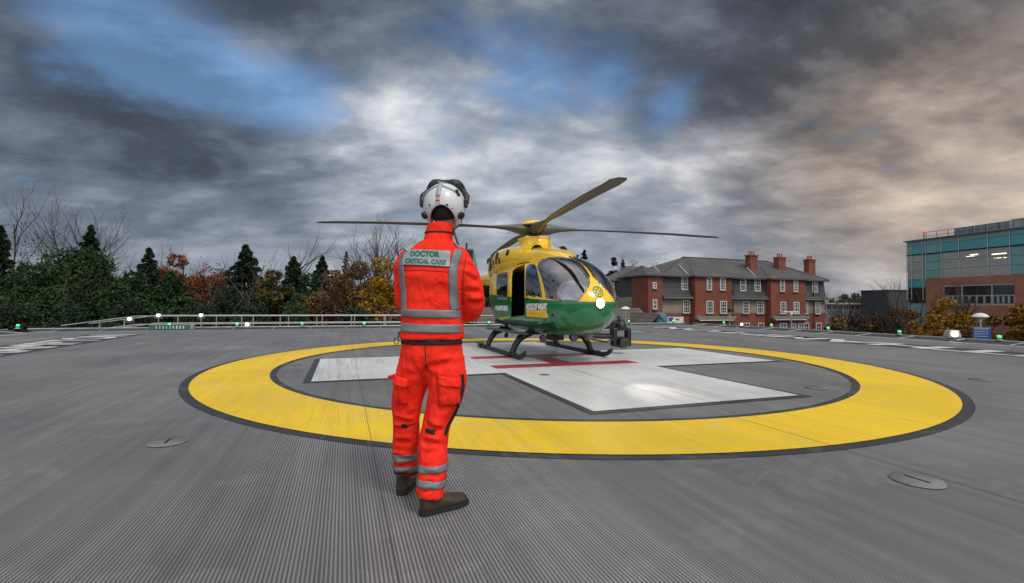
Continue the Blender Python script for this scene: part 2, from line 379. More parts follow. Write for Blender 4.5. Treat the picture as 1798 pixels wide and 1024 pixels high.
def fus_section(x):
    x = np.atleast_1d(x); out = []
    X = ST[:, 0]
    for j in range(1, 7):
        Y = ST[:, j]; m = np.zeros(len(X)); dl = np.diff(Y)/np.diff(X)      # monotone cubic
        m[0], m[-1] = dl[0], dl[-1]
        for i in range(1, len(X)-1): m[i] = 0 if dl[i-1]*dl[i] <= 0 else 2*dl[i-1]*dl[i]/(dl[i-1]+dl[i])
        i = np.clip(np.searchsorted(X, x)-1, 0, len(X)-2); h = X[i+1]-X[i]; t = (x-X[i])/h
        out.append((2*t**3-3*t**2+1)*Y[i]+(t**3-2*t**2+t)*h*m[i]+(-2*t**3+3*t**2)*Y[i+1]+(t**3-t**2)*h*m[i+1])
    return out
def fus_point(x, a):                                       # a: angle, 0 = helicopter's left, 90 = top
    zb, zm, zt, w, nt, nb = fus_section(x)
    c, s = np.cos(a), np.sin(a)
    n = np.where(s >= 0, nt, nb)
    y = w*np.sign(c)*np.abs(c)**(2/n)
    z = zm+np.where(s >= 0, (zt-zm), (zm-zb))*np.sign(s)*np.abs(s)**(2/n)
    return y, z
def inpoly(px, py, poly):
    ins = np.zeros(len(px), bool); n = len(poly); dist = np.full(len(px), 1e9)
    for i in range(n):
        (x0, y0), (x1, y1) = poly[i], poly[(i+1) % n]
        if y0 != y1:
            cnd = ((y0 > py) != (y1 > py)) & (px < (x1-x0)*(py-y0)/(y1-y0)+x0); ins ^= cnd
        L = (x1-x0)**2+(y1-y0)**2; t = np.clip(((px-x0)*(x1-x0)+(py-y0)*(y1-y0))/L, 0, 1)
        dist = np.minimum(dist, np.hypot(px-(x0+t*(x1-x0)), py-(y0+t*(y1-y0))))
    return ins, dist
def smooth_poly(p, k=2):
    for _ in range(k):
        q = []
        for i in range(len(p)):
            a, b_ = np.array(p[i]), np.array(p[(i+1) % len(p)]); q += [tuple(.75*a+.25*b_), tuple(.25*a+.75*b_)]
        p = q
    return p
def heli_px(L):                                            # local points -> position in the photograph (used to measure outlines off it)
    Mx = np.array(HM); Wd = L@Mx[:3, :3].T+Mx[:3, 3]-np.array([0, 0, CAMH])
    z = Wd@np.array(CF); return 899+FPX*(Wd@np.array(CR))/z, 512-FPX*(Wd@np.array(CU))/z
def build_fuselage():
    xs = np.concatenate([np.linspace(-3.35, -1.5, 50), np.arange(-1.48, 2.2, .014), 3.22-1.02*(np.linspace(1, 0, 120)**1.6)])
    na = 380
    an = np.linspace(-PI/2, 1.5*PI, na, endpoint=False)
    Xg, Ag = np.meshgrid(xs, an, indexing='ij')
    y, z = fus_point(Xg.ravel(), Ag.ravel()); P = np.stack([Xg.ravel(), y, z], 1)
    nx = len(xs)
    i = np.arange(nx-1)[:, None]*na; j = np.arange(na)[None, :]; j2 = (j+1) % na
    Q = np.stack([(i+j).ravel(), (i+j2).ravel(), (i+na+j2).ravel(), (i+na+j).ravel()], 1)
    C = P[Q].mean(1); Cm = C.copy(); Cm[:, 1] = -np.abs(Cm[:, 1])
    u, v = heli_px(Cm)
    kind = np.zeros(len(Q), int)                            # 0 body
    up = C[:, 2] > .6
    ws = [(943, 468), (946, 460.5), (951, 456), (957, 453.5), (964, 451.5), (985, 450), (1004, 451.5), (1011, 457), (1020, 467), (1029, 479), (1035, 490), (1036, 496), (1034, 503), (1028, 513), (1019, 525), (1015, 529), (1003, 529), (985, 528), (961, 525.3), (958.5, 522), (957, 514), (951, 491)]
    dw = [(923, 520), (922, 495), (923, 476), (925, 469), (929, 465), (935, 463.4), (939.5, 465), (942, 469), (945, 481), (948, 498), (952, 520), (951, 522.3)]
    do = [(896.6, 557), (896.6, 488), (899, 475), (907, 468.5), (921, 463), (921, 554)]
    rw = [(872, 484), (873.5, 481.5), (889, 477.8), (891.3, 479), (891, 521), (889.5, 523), (874, 520.8), (872, 519)]
    sx = 1.3
    for pl_, code, rp, xmin, xmax in ((ws, 2, 2, 1.0, 3.2), (dw, 3, 1, 1.0, 2.75), (rw, 5, 1, -1.6, .8)):
        ins, ds = inpoly(u, v, pl_); ok = ins & up & (C[:, 0] > xmin) & (C[:, 0] < xmax) & (C[:, 2] > 1.0)
        kind[ok] = code; kind[ok & (ds < .75)] = code+10
    ins, ds = inpoly(u, v, do); ok = ins & (C[:, 1] < 0) & (C[:, 0] < 1.6) & (C[:, 0] > -1.4) & (C[:, 2] > .6) & (C[:, 1] < -.4); kind[ok] = 4
    def part(code, name, m_, parent, ysign=0, thick=.012, label=None):
        sel = kind == code
        if ysign: sel &= (np.sign(C[:, 1]) == ysign)
        q = Q[sel]; used, inv = np.unique(q, return_inverse=True); inv = inv.reshape(q.shape)
        me = bpy.data.meshes.new(name); me.vertices.add(len(used)); me.vertices.foreach_set('co', P[used].ravel())
        me.loops.add(inv.size); me.loops.foreach_set('vertex_index', inv.ravel().astype(np.int32))
        me.polygons.add(len(q)); me.polygons.foreach_set('loop_start', np.arange(0, inv.size, 4, dtype=np.int32))
        me.materials.append(m_); me.update(calc_edges=True); me.polygons.foreach_set('use_smooth', [True]*len(q))
        o = bpy.data.objects.new(name, me); COL.objects.link(o); o.parent = parent
        so = o.modifiers.new('solid', 'SOLIDIFY'); so.thickness = thick; so.offset = -1
        if label: o['label'] = label
        return o
    body = part(0, 'body', M_liv, heli, thick=.03)
    part(2, 'windscreen', M_gl, heli, -1, .006); part(2, 'windscreen', M_gl, heli, 1, .006)
    part(3, 'door_window', M_gl, heli, -1, .006); part(3, 'door_window', M_gl, heli, 1, .006)
    part(5, 'cabin_window', M_gl, heli, -1, .006); part(5, 'cabin_window', M_gl, heli, 1, .006)
    for c_ in (12, 13, 15):
        for sd_ in (-1, 1): part(c_, 'window_seal', M_hblk, heli, sd_, .02)
    return body
body = build_fuselage()
def loft(st, n, name, m_, parent, nt=2.3, base=None, smooth=True):
    V = []; F = []
    for (x, y0, w, zb, zt) in st:
        zc = (zb+zt)/2; h = (zt-zb)/2
        for k in range(n):
            a = 2*PI*k/n; c, s = math.cos(a), math.sin(a)
            V.append((x, y0+w*math.copysign(abs(c)**(2/nt), c), zc+h*math.copysign(abs(s)**(2/nt), s)))
    for i in range(len(st)-1):
        for k in range(n):
            a, b_ = i*n+k, i*n+(k+1) % n; F.append((a, a+n, b_+n, b_))
    F.append(tuple(range(n))); F.append(tuple(range(len(V)-1, len(V)-n-1, -1)))
    o = mesh_obj(name, V, F, m_, parent, smooth)
    try: o.data.set_sharp_from_angle(angle=R(50))
    except Exception: pass
    return o
def interp_st(st, n):
    A = np.array(st, float); t = np.linspace(0, len(A)-1, n); out = []
    for u in t:
        i = min(int(u), len(A)-2); f = u-i
        p0, p1, p2, p3 = A[max(i-1, 0)], A[i], A[i+1], A[min(i+2, len(A)-1)]
        out.append(tuple(.5*((2*p1)+(-p0+p2)*f+(2*p0-5*p1+4*p2-p3)*f*f+(-p0+3*p1-3*p2+p3)*f**3)))
    return out
# engine cowling and mast fairing
loft(interp_st([(2.05, 0, .10, 1.98, 2.13), (1.7, 0, .30, 1.98, 2.30), (1.2, 0, .47, 1.98, 2.42), (.7, 0, .60, 1.95, 2.52), (0, 0, .70, 1.95, 2.62), (-.8, 0, .745, 1.95, 2.67), (-1.4, 0, .72, 1.92, 2.62), (-2.1, 0, .58, 1.9, 2.50), (-2.8, 0, .36, 1.9, 2.32), (-3.4, 0, .14, 1.95, 2.12)], 54), 44, 'engine_cowling', M_hy, heli, 2.6)
def vloft(st, name, m_, parent, n=36, nt=2.4):
    V = []; F = []
    for (z, x0, y0, a, b_) in st:
        for k in range(n):
            t = 2*PI*k/n; c, s = math.cos(t), math.sin(t)
            V.append((x0+a*math.copysign(abs(c)**(2/nt), c), y0+b_*math.copysign(abs(s)**(2/nt), s), z))
    for i in range(len(st)-1):
        for k in range(n):
            p, q = i*n+k, i*n+(k+1) % n; F.append((p, q, q+n, p+n))
    F.append(tuple(range(n-1, -1, -1))); F.append(tuple(range(len(V)-n, len(V))))
    o = mesh_obj(name, V, F, m_, parent, True)
    try: o.data.set_sharp_from_angle(angle=R(45))
    except Exception: pass
    return o
vloft(interp_st([(2.38, .10, 0, 1.0, .58), (2.50, .06, 0, .70, .45), (2.59, .03, 0, .54, .385), (2.68, 0, 0, .47, .36), (2.75, -.02, 0, .47, .365)], 16)+[(2.765, -.02, 0, .49, .385), (2.785, -.02, 0, .48, .375)], 'mast_fairing', M_hy, heli)
for sy in (-1, 1):
    b = MB().lathe([(.135, -.06), (.135, .02), (.115, .02), (.105, -.05)], (.98, sy*.33, 2.38), 24, axis=(.9, sy*.38, .22)); b.build('air_intake', M_hblk, heli, True)
    b = MB().lathe([(.10, -.02), (.10, .012), (.0, .012)], (-.75, sy*.735, 2.40), 18, axis=(0, sy, .25)); b.build('cooling_vent', M_hblk, heli, True)
    b = MB().lathe([(.075, -.02), (.075, .012), (.0, .012)], (-.05, sy*.695, 2.42), 18, axis=(0, sy, .3)); b.build('cooling_vent', M_hblk, heli, True)
    for k in range(3): MB().box((-.55-.25*k, sy*.738, 2.26), (.08, .03, .14)).build('louvre', M_hblk, heli)
    b = MB().tube([(-2.3, sy*.24, 2.32), (-2.55, sy*.28, 2.40), (-2.75, sy*.32, 2.44)], [.11, .11, .115], 18, cap=False); b.build('exhaust_pipe', M_hdk, heli, True)
    MB().tube([(-1.30, sy*.40, 2.615), (-1.30, sy*.60, 2.565), (-1.30, sy*.705, 2.46), (-1.30, sy*.735, 2.3), (-1.30, sy*.75, 2.05)], .035, 8).build('rear_trim', M_hblk, heli, True)
# gutter rail that the sliding door runs on
for sy in (-1, 1):
    pts = [(x, sy*(fus_point(np.array([x]), np.array([R(52)]))[0][0]+.006), fus_point(np.array([x]), np.array([R(52)]))[1][0]) for x in np.linspace(-1.5, 1.2, 30)]
    MB().tube(pts, .011, 6).build('door_rail', M_hdk, heli, True)
# tail boom, stabiliser, fin
loft([(-3.0, 0, .25, 1.68, 2.16), (-4.0, 0, .205, 1.76, 2.15), (-5.0, 0, .17, 1.80, 2.13), (-5.7, 0, .14, 1.80, 2.12)], 28, 'tail_boom', M_hy, heli, 2.1)
def airfoil(parent, name, m_, root, tip, cr_, ct, th, axis='y'):
    V = []; F = []; n = 14
    for (p, c, k) in ((root, cr_, th), (tip, ct, th*.7)):
        for i in range(n):
            a = 2*PI*i/n; x = math.cos(a)*c/2; t = math.sin(a)*k/2*(1.15-.6*abs(math.cos(a)))
            V.append((p[0]+x, p[1]+(t if axis == 'z' else 0), p[2]+(t if axis == 'y' else 0)))
    for i in range(n): F.append((i, (i+1) % n, n+(i+1) % n, n+i))
    F += [tuple(range(n-1, -1, -1)), tuple(range(n, 2*n))]
    return mesh_obj(name, V, F, m_, parent, True)
stab = airfoil(heli, 'stabiliser', M_hy, (-4.6, -1.25, 1.98), (-4.6, 1.25, 1.98), .5, .5, .07)
for sy in (-1, 1): airfoil(stab, 'end_plate', M_hg, (-4.55, sy*1.27, 1.62), (-4.85, sy*1.27, 2.40), .55, .40, .05, 'z')
fin = mesh_obj('tail_fin', *(lambda b: (b.V, b.F))(MB().prism([(-5.15, 2.10), (-5.55, 2.42), (-6.18, 3.22), (-6.52, 3.24), (-6.45, 2.6), (-6.6, 2.1), (-6.42, 1.5), (-5.9, 1.2), (-5.5, 1.35), (-5.35, 1.75)], -.085, .085, M_=Matrix(((1, 0, 0), (0, 0, 1), (0, 1, 0))))), M_hg, heli)
bv = fin.modifiers.new('b', 'BEVEL'); bv.width = .05; bv.segments = 3
b = MB().lathe([(.47, -.13), (.50, -.11), (.50, .11), (.47, .13), (.43, .13), (.43, -.13)], (-5.95, 0, 1.68), 36, axis=(0, 1, 0)); b.build('tail_duct', M_hy, fin, True)
b = MB().lathe([(.09, -.06), (.09, .06)], (-5.95, 0, 1.68), 16, axis=(0, 1, 0))
for k in range(10):
    a = 2*PI*k/10+.1*(k % 3); b.box((-5.95+.26*math.cos(a), 0, 1.68+.26*math.sin(a)), (.36, .015, .05), ry=-a, rx=.5)
b.build('tail_rotor', M_hdk, fin)
# main rotor
hub = empty('main_rotor', (0, 0, 0)); hub.parent = heli
MB().lathe([(.055, 2.8), (.055, 2.98), (.10, 3.0), (.10, 3.1), (.05, 3.14)], (0, 0, 0), 20).build('rotor_mast', M_hdk, hub, True)
MB().lathe([(.30, 3.115), (.335, 3.125), (.325, 3.16), (.27, 3.20), (.17, 3.235), (.06, 3.25), (.0, 3.252)], (0, 0, 0), 36).build('rotor_cap', M_hy, hub, True)
ROT = R(12)+PI/2-HA                                         # first blade, measured in the helicopter's frame
b0 = None
for k in range(4):
    a = ROT+k*PI/2
    V = []; F = []; n = 16
    rs = [(.05, .24, .20, 3.01), (.18, .32, .24, 3.01), (.36, .32, .23, 3.02), (.52, .26, .17, 3.035), (.72, .19, .11, 3.045), (.95, .15, .075, 3.05), (1.2, .15, .05, 3.05), (1.45, .21, .04, 3.052), (1.8, .275, .036, 3.052), (2.6, .29, .034, 3.05), (3.8, .29, .032, 3.035), (4.6, .29, .028, 3.01), (4.95, .27, .022, 2.998), (5.1, .15, .012, 2.99)]
    for (r, c, t, zz) in rs:
        tw = R(max(0, 7-1.9*r)) if r > 1 else 0
        for i in range(n):
            q = 2*PI*i/n; yy = math.cos(q)*c/2; tt = math.sin(q)*t/2*(1.1-.35*math.cos(q))
            V.append((r, yy*math.cos(tw)-tt*math.sin(tw)-(.03 if r > 4.9 else 0), zz+yy*math.sin(tw)+tt*math.cos(tw)))
    for i in range(len(rs)-1):
        for j in range(n): p, q = i*n+j, i*n+(j+1) % n; F.append((p, p+n, q+n, q))
    F += [tuple(range(n)), tuple(range(len(V)-1, len(V)-n-1, -1))]
    if b0 is None: b0 = mesh_obj('rotor_blade', V, F, M_grey, hub, True); o = b0
    else: o = b0.copy(); COL.objects.link(o); o.parent = hub
    o.rotation_euler = (0, 0, a)
for k in range(4):
    b = MB(); a = ROT+k*PI/2+PI/4; b.tube([(.12*math.cos(a), .12*math.sin(a), 2.83), (.19*math.cos(a), .19*math.sin(a), 2.95)], .014, 8); b.box((.20*math.cos(a), .20*math.sin(a), 2.96), (.10, .07, .05), rz=a)
    b.build('control_link', M_hdk, hub, bevel=.006)
MB().tube([(1.0, -.05, 2.36), (1.03, -.05, 2.78)], .005, 6).build('aerial', M_hblk, heli)
MB().tube([(-1.1, -.25, 2.53), (-1.1, -.25, 2.60), (-1.2, -.25, 2.66), (-1.3, -.25, 2.60), (-1.3, -.25, 2.53)], .016, 8).build('lifting_ring', M_hdk, heli, True)
# wipers and centre trim
for sy, x0 in ((-1, .0), (1, .0)):
    pts = [(xx, sy*.05, fus_point(np.array([xx]), np.array([PI/2]))[1][0]+.03) for xx in np.linspace(2.05, 2.92, 9)]
    MB().tube(pts, .013, 6).tube([(p[0]+.01, p[1]+sy*.035, p[2]+.01) for p in pts[2:]], .008, 6).build('windscreen_wiper', M_hblk, heli, True)
# panel seams of the nose and the doors
def skin(x, z, up=.004, side=-1):
    zb, zm, zt, w, nt, nb = [q[0] for q in fus_section(x)]
    h, n = ((zt-zm), nt) if z >= zm else ((zm-zb), nb)
    s = min(.9999, abs(z-zm)/h); y = w*(1-s**n)**(1/n)
    return Vector((x, side*(y+up), z))
def seam(poly, name='panel_seam', r=.0035, up=.002):
    pts = []
    for (x, a) in poly:
        y, z = fus_point(np.array([x]), np.array([R(a)])); pts.append((x, y[0], z[0]))
    MB().tube(pts, r, 5).build(name, M_hblk, heli)
seam([(1.52, 180+a) for a in np.linspace(-38, 62, 30)]); seam([(x, 142) for x in np.linspace(1.52, 2.3, 14)]); seam([(2.62, 180+a) for a in np.linspace(5, 70, 20)])
seam([(-.62, 180+a) for a in np.linspace(-60, 60, 30)]); seam([(x, 232) for x in np.linspace(-.9, 2.4, 30)]); seam([(-1.15, a) for a in np.linspace(70, 290, 40)]); seam([(.0+.0*a, a) for a in np.linspace(232, 300, 20)])
for x_, z_ in ((1.62, 1.28), (.50, 1.20), (-.55, 1.22)): MB().box(skin(x_, z_, .012), (.13, .02, .035)).build('door_handle', M_hblk, heli, bevel=.006)
for x_, z_ in ((2.60, 1.30), (2.52, 1.62), (2.60, .95)): MB().box(skin(x_, z_, .008), (.05, .02, .05)).build('door_hinge', M_hdk, heli, bevel=.004)
seam([(x, 250) for x in np.linspace(2.3, 3.1, 24)]); seam([(x, 290) for x in np.linspace(2.3, 3.1, 24)])
seam([(2.42+.10*math.sin(t), 180+a) for t, a in zip(np.linspace(0, 3, 22), np.linspace(-8, 52, 22))])
seam([(-.12-.0*t, 180+a) for t, a in zip(np.linspace(0, 3, 12), np.linspace(0, 60, 12))])
# landing gear
gear = empty('landing_skids'); gear.parent = heli
for sy in (-1, 1):
    MB().tube([(-1.55, sy*1.0, .062), (-1.45, sy*1.0, .058), (1.45, sy*1.0, .058), (1.65, sy*1.0, .064), (1.80, sy*1.0, .095), (1.93, sy*1.0, .155), (1.99, sy*1.0, .205)], [.03, .05, .05, .052, .05, .046, .03], 14).build('skid', M_hblk, gear, True)
    for x in (-1.2, -.75, 1.12, 1.4): MB().lathe([(.063, -.05), (.063, .05)], (x, sy*1.0, .062), 14, axis=(1, 0, 0)).build('skid_clamp', M_hdk, gear, True)
    MB().box((-1.30, sy*1.02, .12), (.5, .11, .02)).box((-1.25, sy*1.02, .09), (.16, .08, .05)).build('skid_wear_plate', M_hblk, gear, bevel=.004)
    MB().box((.30, sy*.87, .535), (2.5, .20, .04)).build('step_board', M_grey, gear, bevel=.008)
for x in (-.75, 1.12):
    pts = []
    for t in np.linspace(-1, 1, 25):
        y = t*1.0; s_ = abs(t); z = .10+.44*(1-max(0, (s_-.42)/.58)**2.2)
        pts.append((x, y, z))
    MB().tube(pts, [.058-.012*abs(t) for t in np.linspace(-1, 1, 25)], 12).build('cross_tube', M_hblk, gear, True)
    for sy in (-1, 1): MB().tube([(x, sy*.96, .10), (x, sy*.90, .26), (x, sy*.78, .42), (x, sy*.55, .53)], [.062, .066, .075, .08], 12, sy=1.2).build('leg_fairing', M_hblk, gear, True)
# belly equipment
def lamp(x, y, z, r, name, m2, ax=(1, -.1, -.1)):
    o = MB().lathe([(r*.5, -r*1.1), (r, -r*.5), (r, r*.5), (r*.88, r*.55)], (x, y, z), 18, axis=ax).build(name, M_hblk, heli, True)
    d = Vector(ax).normalized(); MB().lathe([(r*.86, 0), (r*.86, .01)], Vector((x, y, z))+d*r*.52, 18, axis=ax).build('lens', m2, o, True)
M_lens = mat('lamp_lens', (.03, .03, .035), .1, .3, coat=1)
lamp(1.55, -.42, .43, .075, 'belly_lamp', M_lens); lamp(1.95, .10, .47, .085, 'belly_lamp', M_lens)
MB().lathe([(.0, -.10), (.07, -.08), (.10, -.02), (.10, .05), (.06, .12)], (2.0, .42, .50), 20).build('sensor_ball', mat('grey_ball', (.22, .2, .19), .35), heli, True)
MB().box((1.35, -.05, .44), (.30, .30, .13)).build('belly_box', M_hblk, heli, bevel=.01)
MB().tube([(1.9, .25, .62), (1.9, .25, .36)], .008, 6).box((1.9, .25, .58), (.05, .12, .1)).build('belly_aerial', M_hblk, heli)
MB().tube([(-.3, -.60, .5), (-.3, -.62, .40)], .03, 8).lathe([(.05, -.03), (.06, .0), (.05, .03)], (-.3, -.62, .38), 14, axis=(1, 0, 0)).build('belly_strobe', M_hblk, heli, True)
# searchlight pod on an outrigger
pod = empty('searchlight'); pod.parent = heli
PX, PY = 1.20, 1.72
MB().tube([(PX-.05, .62, .46), (PX-.02, 1.2, .42), (PX, 1.50, .42)], .05, 10).tube([(PX-.12, .9, .50), (PX-.1, 1.5, .46)], .02, 8).tube([(PX+.05, .9, .36), (PX+.05, 1.3, .30), (PX+.05, 1.5, .36)], .022, 8).box((PX, 1.50, .56), (.10, .10, .44)).box((PX, 1.62, .74), (.12, .32, .07)).build('outrigger_arm', M_hblk, pod, bevel=.006)
MB().lathe([(.13, 0), (.14, .04), (.13, .11), (.10, .15), (.09, .20), (.05, .22)], (PX, PY, .60), 24).build('gimbal_head', M_hdk, pod, True)
MB().lathe([(.075, 0), (.08, .02), (.08, .10), (.05, .12)], (PX, PY, .80), 20).build('gimbal_cap', mat('blue_grey', (.10, .12, .18), .4), pod, True)
for sy in (-1, 1): MB().box((PX, PY+sy*.19, .40), (.17, .12, .44)).build('yoke', M_hblk, pod, bevel=.04)
MB().box((PX, PY, .59), (.14, .36, .08)).build('yoke_bridge', M_hblk, pod, bevel=.02)
MB().lathe([(.12, -.16), (.135, -.12), (.135, .14), (.12, .17)], (PX, PY, .28), 26, axis=(1, 0, 0)).build('lamp_barrel', M_hblk, pod, True)
MB().lathe([(.125, 0), (.125, .01)], (PX+.168, PY, .28), 26, axis=(1, 0, 0)).build('lamp_glass', M_lens, pod, True)
# cabin inside
cab = empty('cabin_interior'); cab.parent = heli
MB().box((.75, 0, .70), (3.4, 1.44, .06)).box((-1.0, 0, 1.35), (.05, 1.36, 1.3)).build('cabin_lining', M_int, cab)
seat_m = mat('seat_fabric', (.05, .06, .08), .8, noise=.3)
for sx_, sy in ((1.75, -.38), (1.75, .38), (-.3, .3)):
    s_ = MB().box((sx_, sy, 1.00), (.46, .46, .12)).build('seat_cushion', seat_m, cab, bevel=.04)
    MB().box((sx_-.26, sy, 1.38), (.10, .46, .72), ry=-.12).box((sx_-.31, sy, 1.80), (.08, .24, .16)).build('seat_back', seat_m, cab, bevel=.04)
    MB().box((sx_, sy, .84), (.3, .3, .24)).build('seat_base', M_int, cab)
MB().box((2.50, 0, 1.18), (.32, .90, .26), ry=.5).box((2.5, 0, .92), (.3, .3, .4)).build('instrument_panel', M_int, cab, bevel=.03)
MB().box((1.35, -.55, 1.4), (.05, .1, .9)).build('door_pillar', M_int, cab)
# sliding door, pushed back along the rail
# lettering on the side and the emblem on the nose, laid onto the skin
heli_bvh = None
def side_text(txt, xc, zc, size, width, m_, name='side_lettering', bold=0., shear=0):
    V, F = text_mesh(txt, size, width, bold)
    mesh_obj(name, [skin(xc+v[0]+shear*v[1], zc+v[1]) for v in V], F, m_, heli)
def side_panel(x0, z0, x1, z1, m_, name, up=.003):
    V = []; F = []; nx, nz = 12, 6
    for i in range(nx+1):
        for j in range(nz+1): V.append(skin(x0+(x1-x0)*i/nx, z0+(z1-z0)*j/nz, up))
    for i in range(nx):
        for j in range(nz): a = i*(nz+1)+j; F.append((a, a+nz+1, a+nz+2, a+1))
    mesh_obj(name, V, F, m_, heli)
side_text('HAMPSHIRE', -.15, 1.06, .16, 1.05, M_wl, bold=.008)
side_text('AND ISLE OF WIGHT', 2.02, 1.11, .17, .92, M_wl, bold=.010)
side_panel(1.58, .90, 2.46, 1.035, M_hy, 'lettering_panel')
side_text('AIR AMBULANCE', 2.02, .967, .11, .76, M_or, bold=.0)
# nose emblem: a plain ring with a cross of leaves
def nose_pt(y, z, up=.006):
    lo, hi = 2.0, 3.215
    for _ in range(30):
        x = (lo+hi)/2; zb, zm, zt, w, nt, nb = [q[0] for q in fus_section(x)]
        h, n = ((zt-zm), nt) if z >= zm else ((zm-zb), nb)
        v = (abs(y)/w)**n+(abs(z-zm)/h)**n
        if v < 1: lo = x
        else: hi = x
    return Vector((x+up, y, z+up*.5))
M_em = mat('emblem_green', (.02, .22, .12), .3)
V = []; F = []
def emb(polys, up):
    for p in polys:
        F.append(tuple(range(len(V), len(V)+len(p)))); V.extend(nose_pt(a, c, up) for a, c in p)
EZ = 1.40
for k in range(32):
    a, c = 2*PI*k/32, 2*PI*(k+1)/32
    emb([[(.105*math.cos(a), EZ+.105*math.sin(a)), (.105*math.cos(c), EZ+.105*math.sin(c)), (.085*math.cos(c), EZ+.085*math.sin(c)), (.085*math.cos(a), EZ+.085*math.sin(a))]], .006)
for k in range(6):
    a = 2*PI*k/6+.3
    emb([[(r*math.cos(a+q), EZ+r*math.sin(a+q)) for r, q in ((.02, 0), (.055, -.35), (.075, 0), (.055, .35))]], .006)
mesh_obj('nose_emblem', V, F, M_em, heli)
# headlight in the nose
hp = nose_pt(-.0, 1.185, 0)
hl = MB().lathe([(.10, -.05), (.098, .012), (.088, .03), (.07, .018)], hp, 24, axis=(1, 0, .05)).build('headlight', M_steel, heli, True)
MB().lathe([(.066, 0), (.060, .014), (.02, .022)], hp+Vector((.030, 0, 0)), 24, axis=(1, 0, .05)).build('lens', M_lamp, hl, True)
sl = bpy.data.objects.new('headlight_beam', bpy.data.lights.new('headlight_beam', 'SPOT')); COL.objects.link(sl); sl.parent = hl
sl.location = hp+Vector((.10, 0, 0)); sl.data.energy = 260; sl.data.spot_size = R(22); sl.data.spot_blend = 1; sl.data.shadow_soft_size = .04; sl.data.color = (1, .9, .78)
tgt = Vector((3.2+2.6, -.55, 0))
sl.rotation_euler = (sl.location-tgt).to_track_quat('Z', 'Y').to_euler()

# ------------------------------------------------------------------ pilot in the right-hand seat
def seated():
    m_ = MB()
    def ad(q): m_.add(q.V, q.F) if isinstance(q, MB) else m_.add(*q)
    for z, a, c in ((0, 0, 0),): pass
    st = [(0, 0, .0, .16, .13), (-.02, 0, .15, .16, .12), (-.04, 0, .32, .18, .12), (-.05, 0, .46, .19, .10), (-.04, 0, .53, .08, .07), (-.03, 0, .60, .055, .055), (-.02, 0, .64, .06, .075), (-.01, 0, .70, .075, .095), (-.01, 0, .77, .075, .095), (-.01, 0, .82, .05, .065)]
    V = []; F = []; n = 20
    for (x, y, z, a, c) in interp_st(st, 36):
        for k in range(n): t = 2*PI*k/n; V.append((x+c*math.cos(t), y+a*math.sin(t), z))
    for i in range(35):
        for k in range(n): p, q = i*n+k, i*n+(k+1) % n; F.append((p, q, q+n, p+n))
    F += [tuple(range(n-1, -1, -1)), tuple(range(len(V)-n, len(V)))]; m_.add(V, F)
    for sy in (-1, 1):
        for pts, rd in (([(-.04, sy*.18, .46), (.02, sy*.24, .24), (.24, sy*.20, .14), (.33, sy*.16, .15)], [.055, .045, .036, .03]), ([(0, sy*.09, .02), (.42, sy*.12, .06), (.50, sy*.12, -.12), (.62, sy*.12, -.32), (.70, sy*.12, -.34)], [.085, .065, .055, .04, .035])):
            m_.tube(pts, rd, 12)
        for f in range(4): m_.tube([(.34, sy*(.145+.02*f-.03), .155), (.39, sy*(.145+.02*f-.03), .165), (.40, sy*(.145+.02*f-.03), .135), (.375, sy*(.145+.02*f-.03), .125)], [.010, .009, .008, .007], 8)
        m_.tube([(.33, sy*.13, .16), (.37, sy*.115, .15)], [.011, .008], 8)
    m_.tube([(.085, 0, .69), (.10, 0, .70), (.085, 0, .73)], [.012, .014, .008], 8)
    return m_
pil = empty('person', HM @ Vector((1.72, -.38, 1.06)), -(PI/2-HA), 'pilot in dark suit and pale helmet seated inside the helicopter', 'person')
def rm(o, vox, it=3):
    r_ = o.modifiers.new('remesh', 'REMESH'); r_.mode = 'VOXEL'; r_.voxel_size = vox; r_.use_smooth_shade = True; s_ = o.modifiers.new('smooth', 'SMOOTH'); s_.iterations = it; return o
rm(seated().build('body', mat('skin', (.42, .22, .15), .55, noise=.15, nscale=18), pil, True), .012)
m_ = MB()
q = seated(); keep = MB()
for (x, y, z, a, c) in (): pass
V = []; F = []; n = 20; st = interp_st([(0, 0, -.01, .18, .15), (-.02, 0, .15, .18, .14), (-.04, 0, .32, .20, .14), (-.05, 0, .47, .20, .12), (-.04, 0, .54, .10, .09)], 20)
for (x, y, z, a, c) in st:
    for k in range(n): t = 2*PI*k/n; V.append((x+c*math.cos(t), y+a*math.sin(t), z))
for i in range(19):
    for k in range(n): p, q_ = i*n+k, i*n+(k+1) % n; F.append((p, q_, q_+n, p+n))
F += [tuple(range(n-1, -1, -1)), tuple(range(len(V)-n, len(V)))]; m_.add(V, F)
for sy in (-1, 1):
    m_.tube([(-.04, sy*.18, .47), (.02, sy*.24, .24), (.24, sy*.20, .14), (.30, sy*.17, .145)], [.07, .06, .048, .042], 12); m_.tube([(0, sy*.09, .02), (.42, sy*.12, .06), (.50, sy*.12, -.12), (.60, sy*.12, -.29)], [.10, .08, .07, .055], 12)
rm(m_.build('flight_suit', mat('flight_suit_dark', (.05, .06, .05), .8, noise=.3), pil, True), .014)
MB().lathe([(.115, -.06), (.135, 0), (.135, .04), (.115, .10), (.07, .14), (.01, .155)], (-.02, 0, .74), 24).build('helmet', mat('pale_helmet', (.5, .5, .48), .3), pil, True)
MB().box((.115, 0, .755), (.03, .17, .07)).build('visor', M_hblk, pil, bevel=.02)
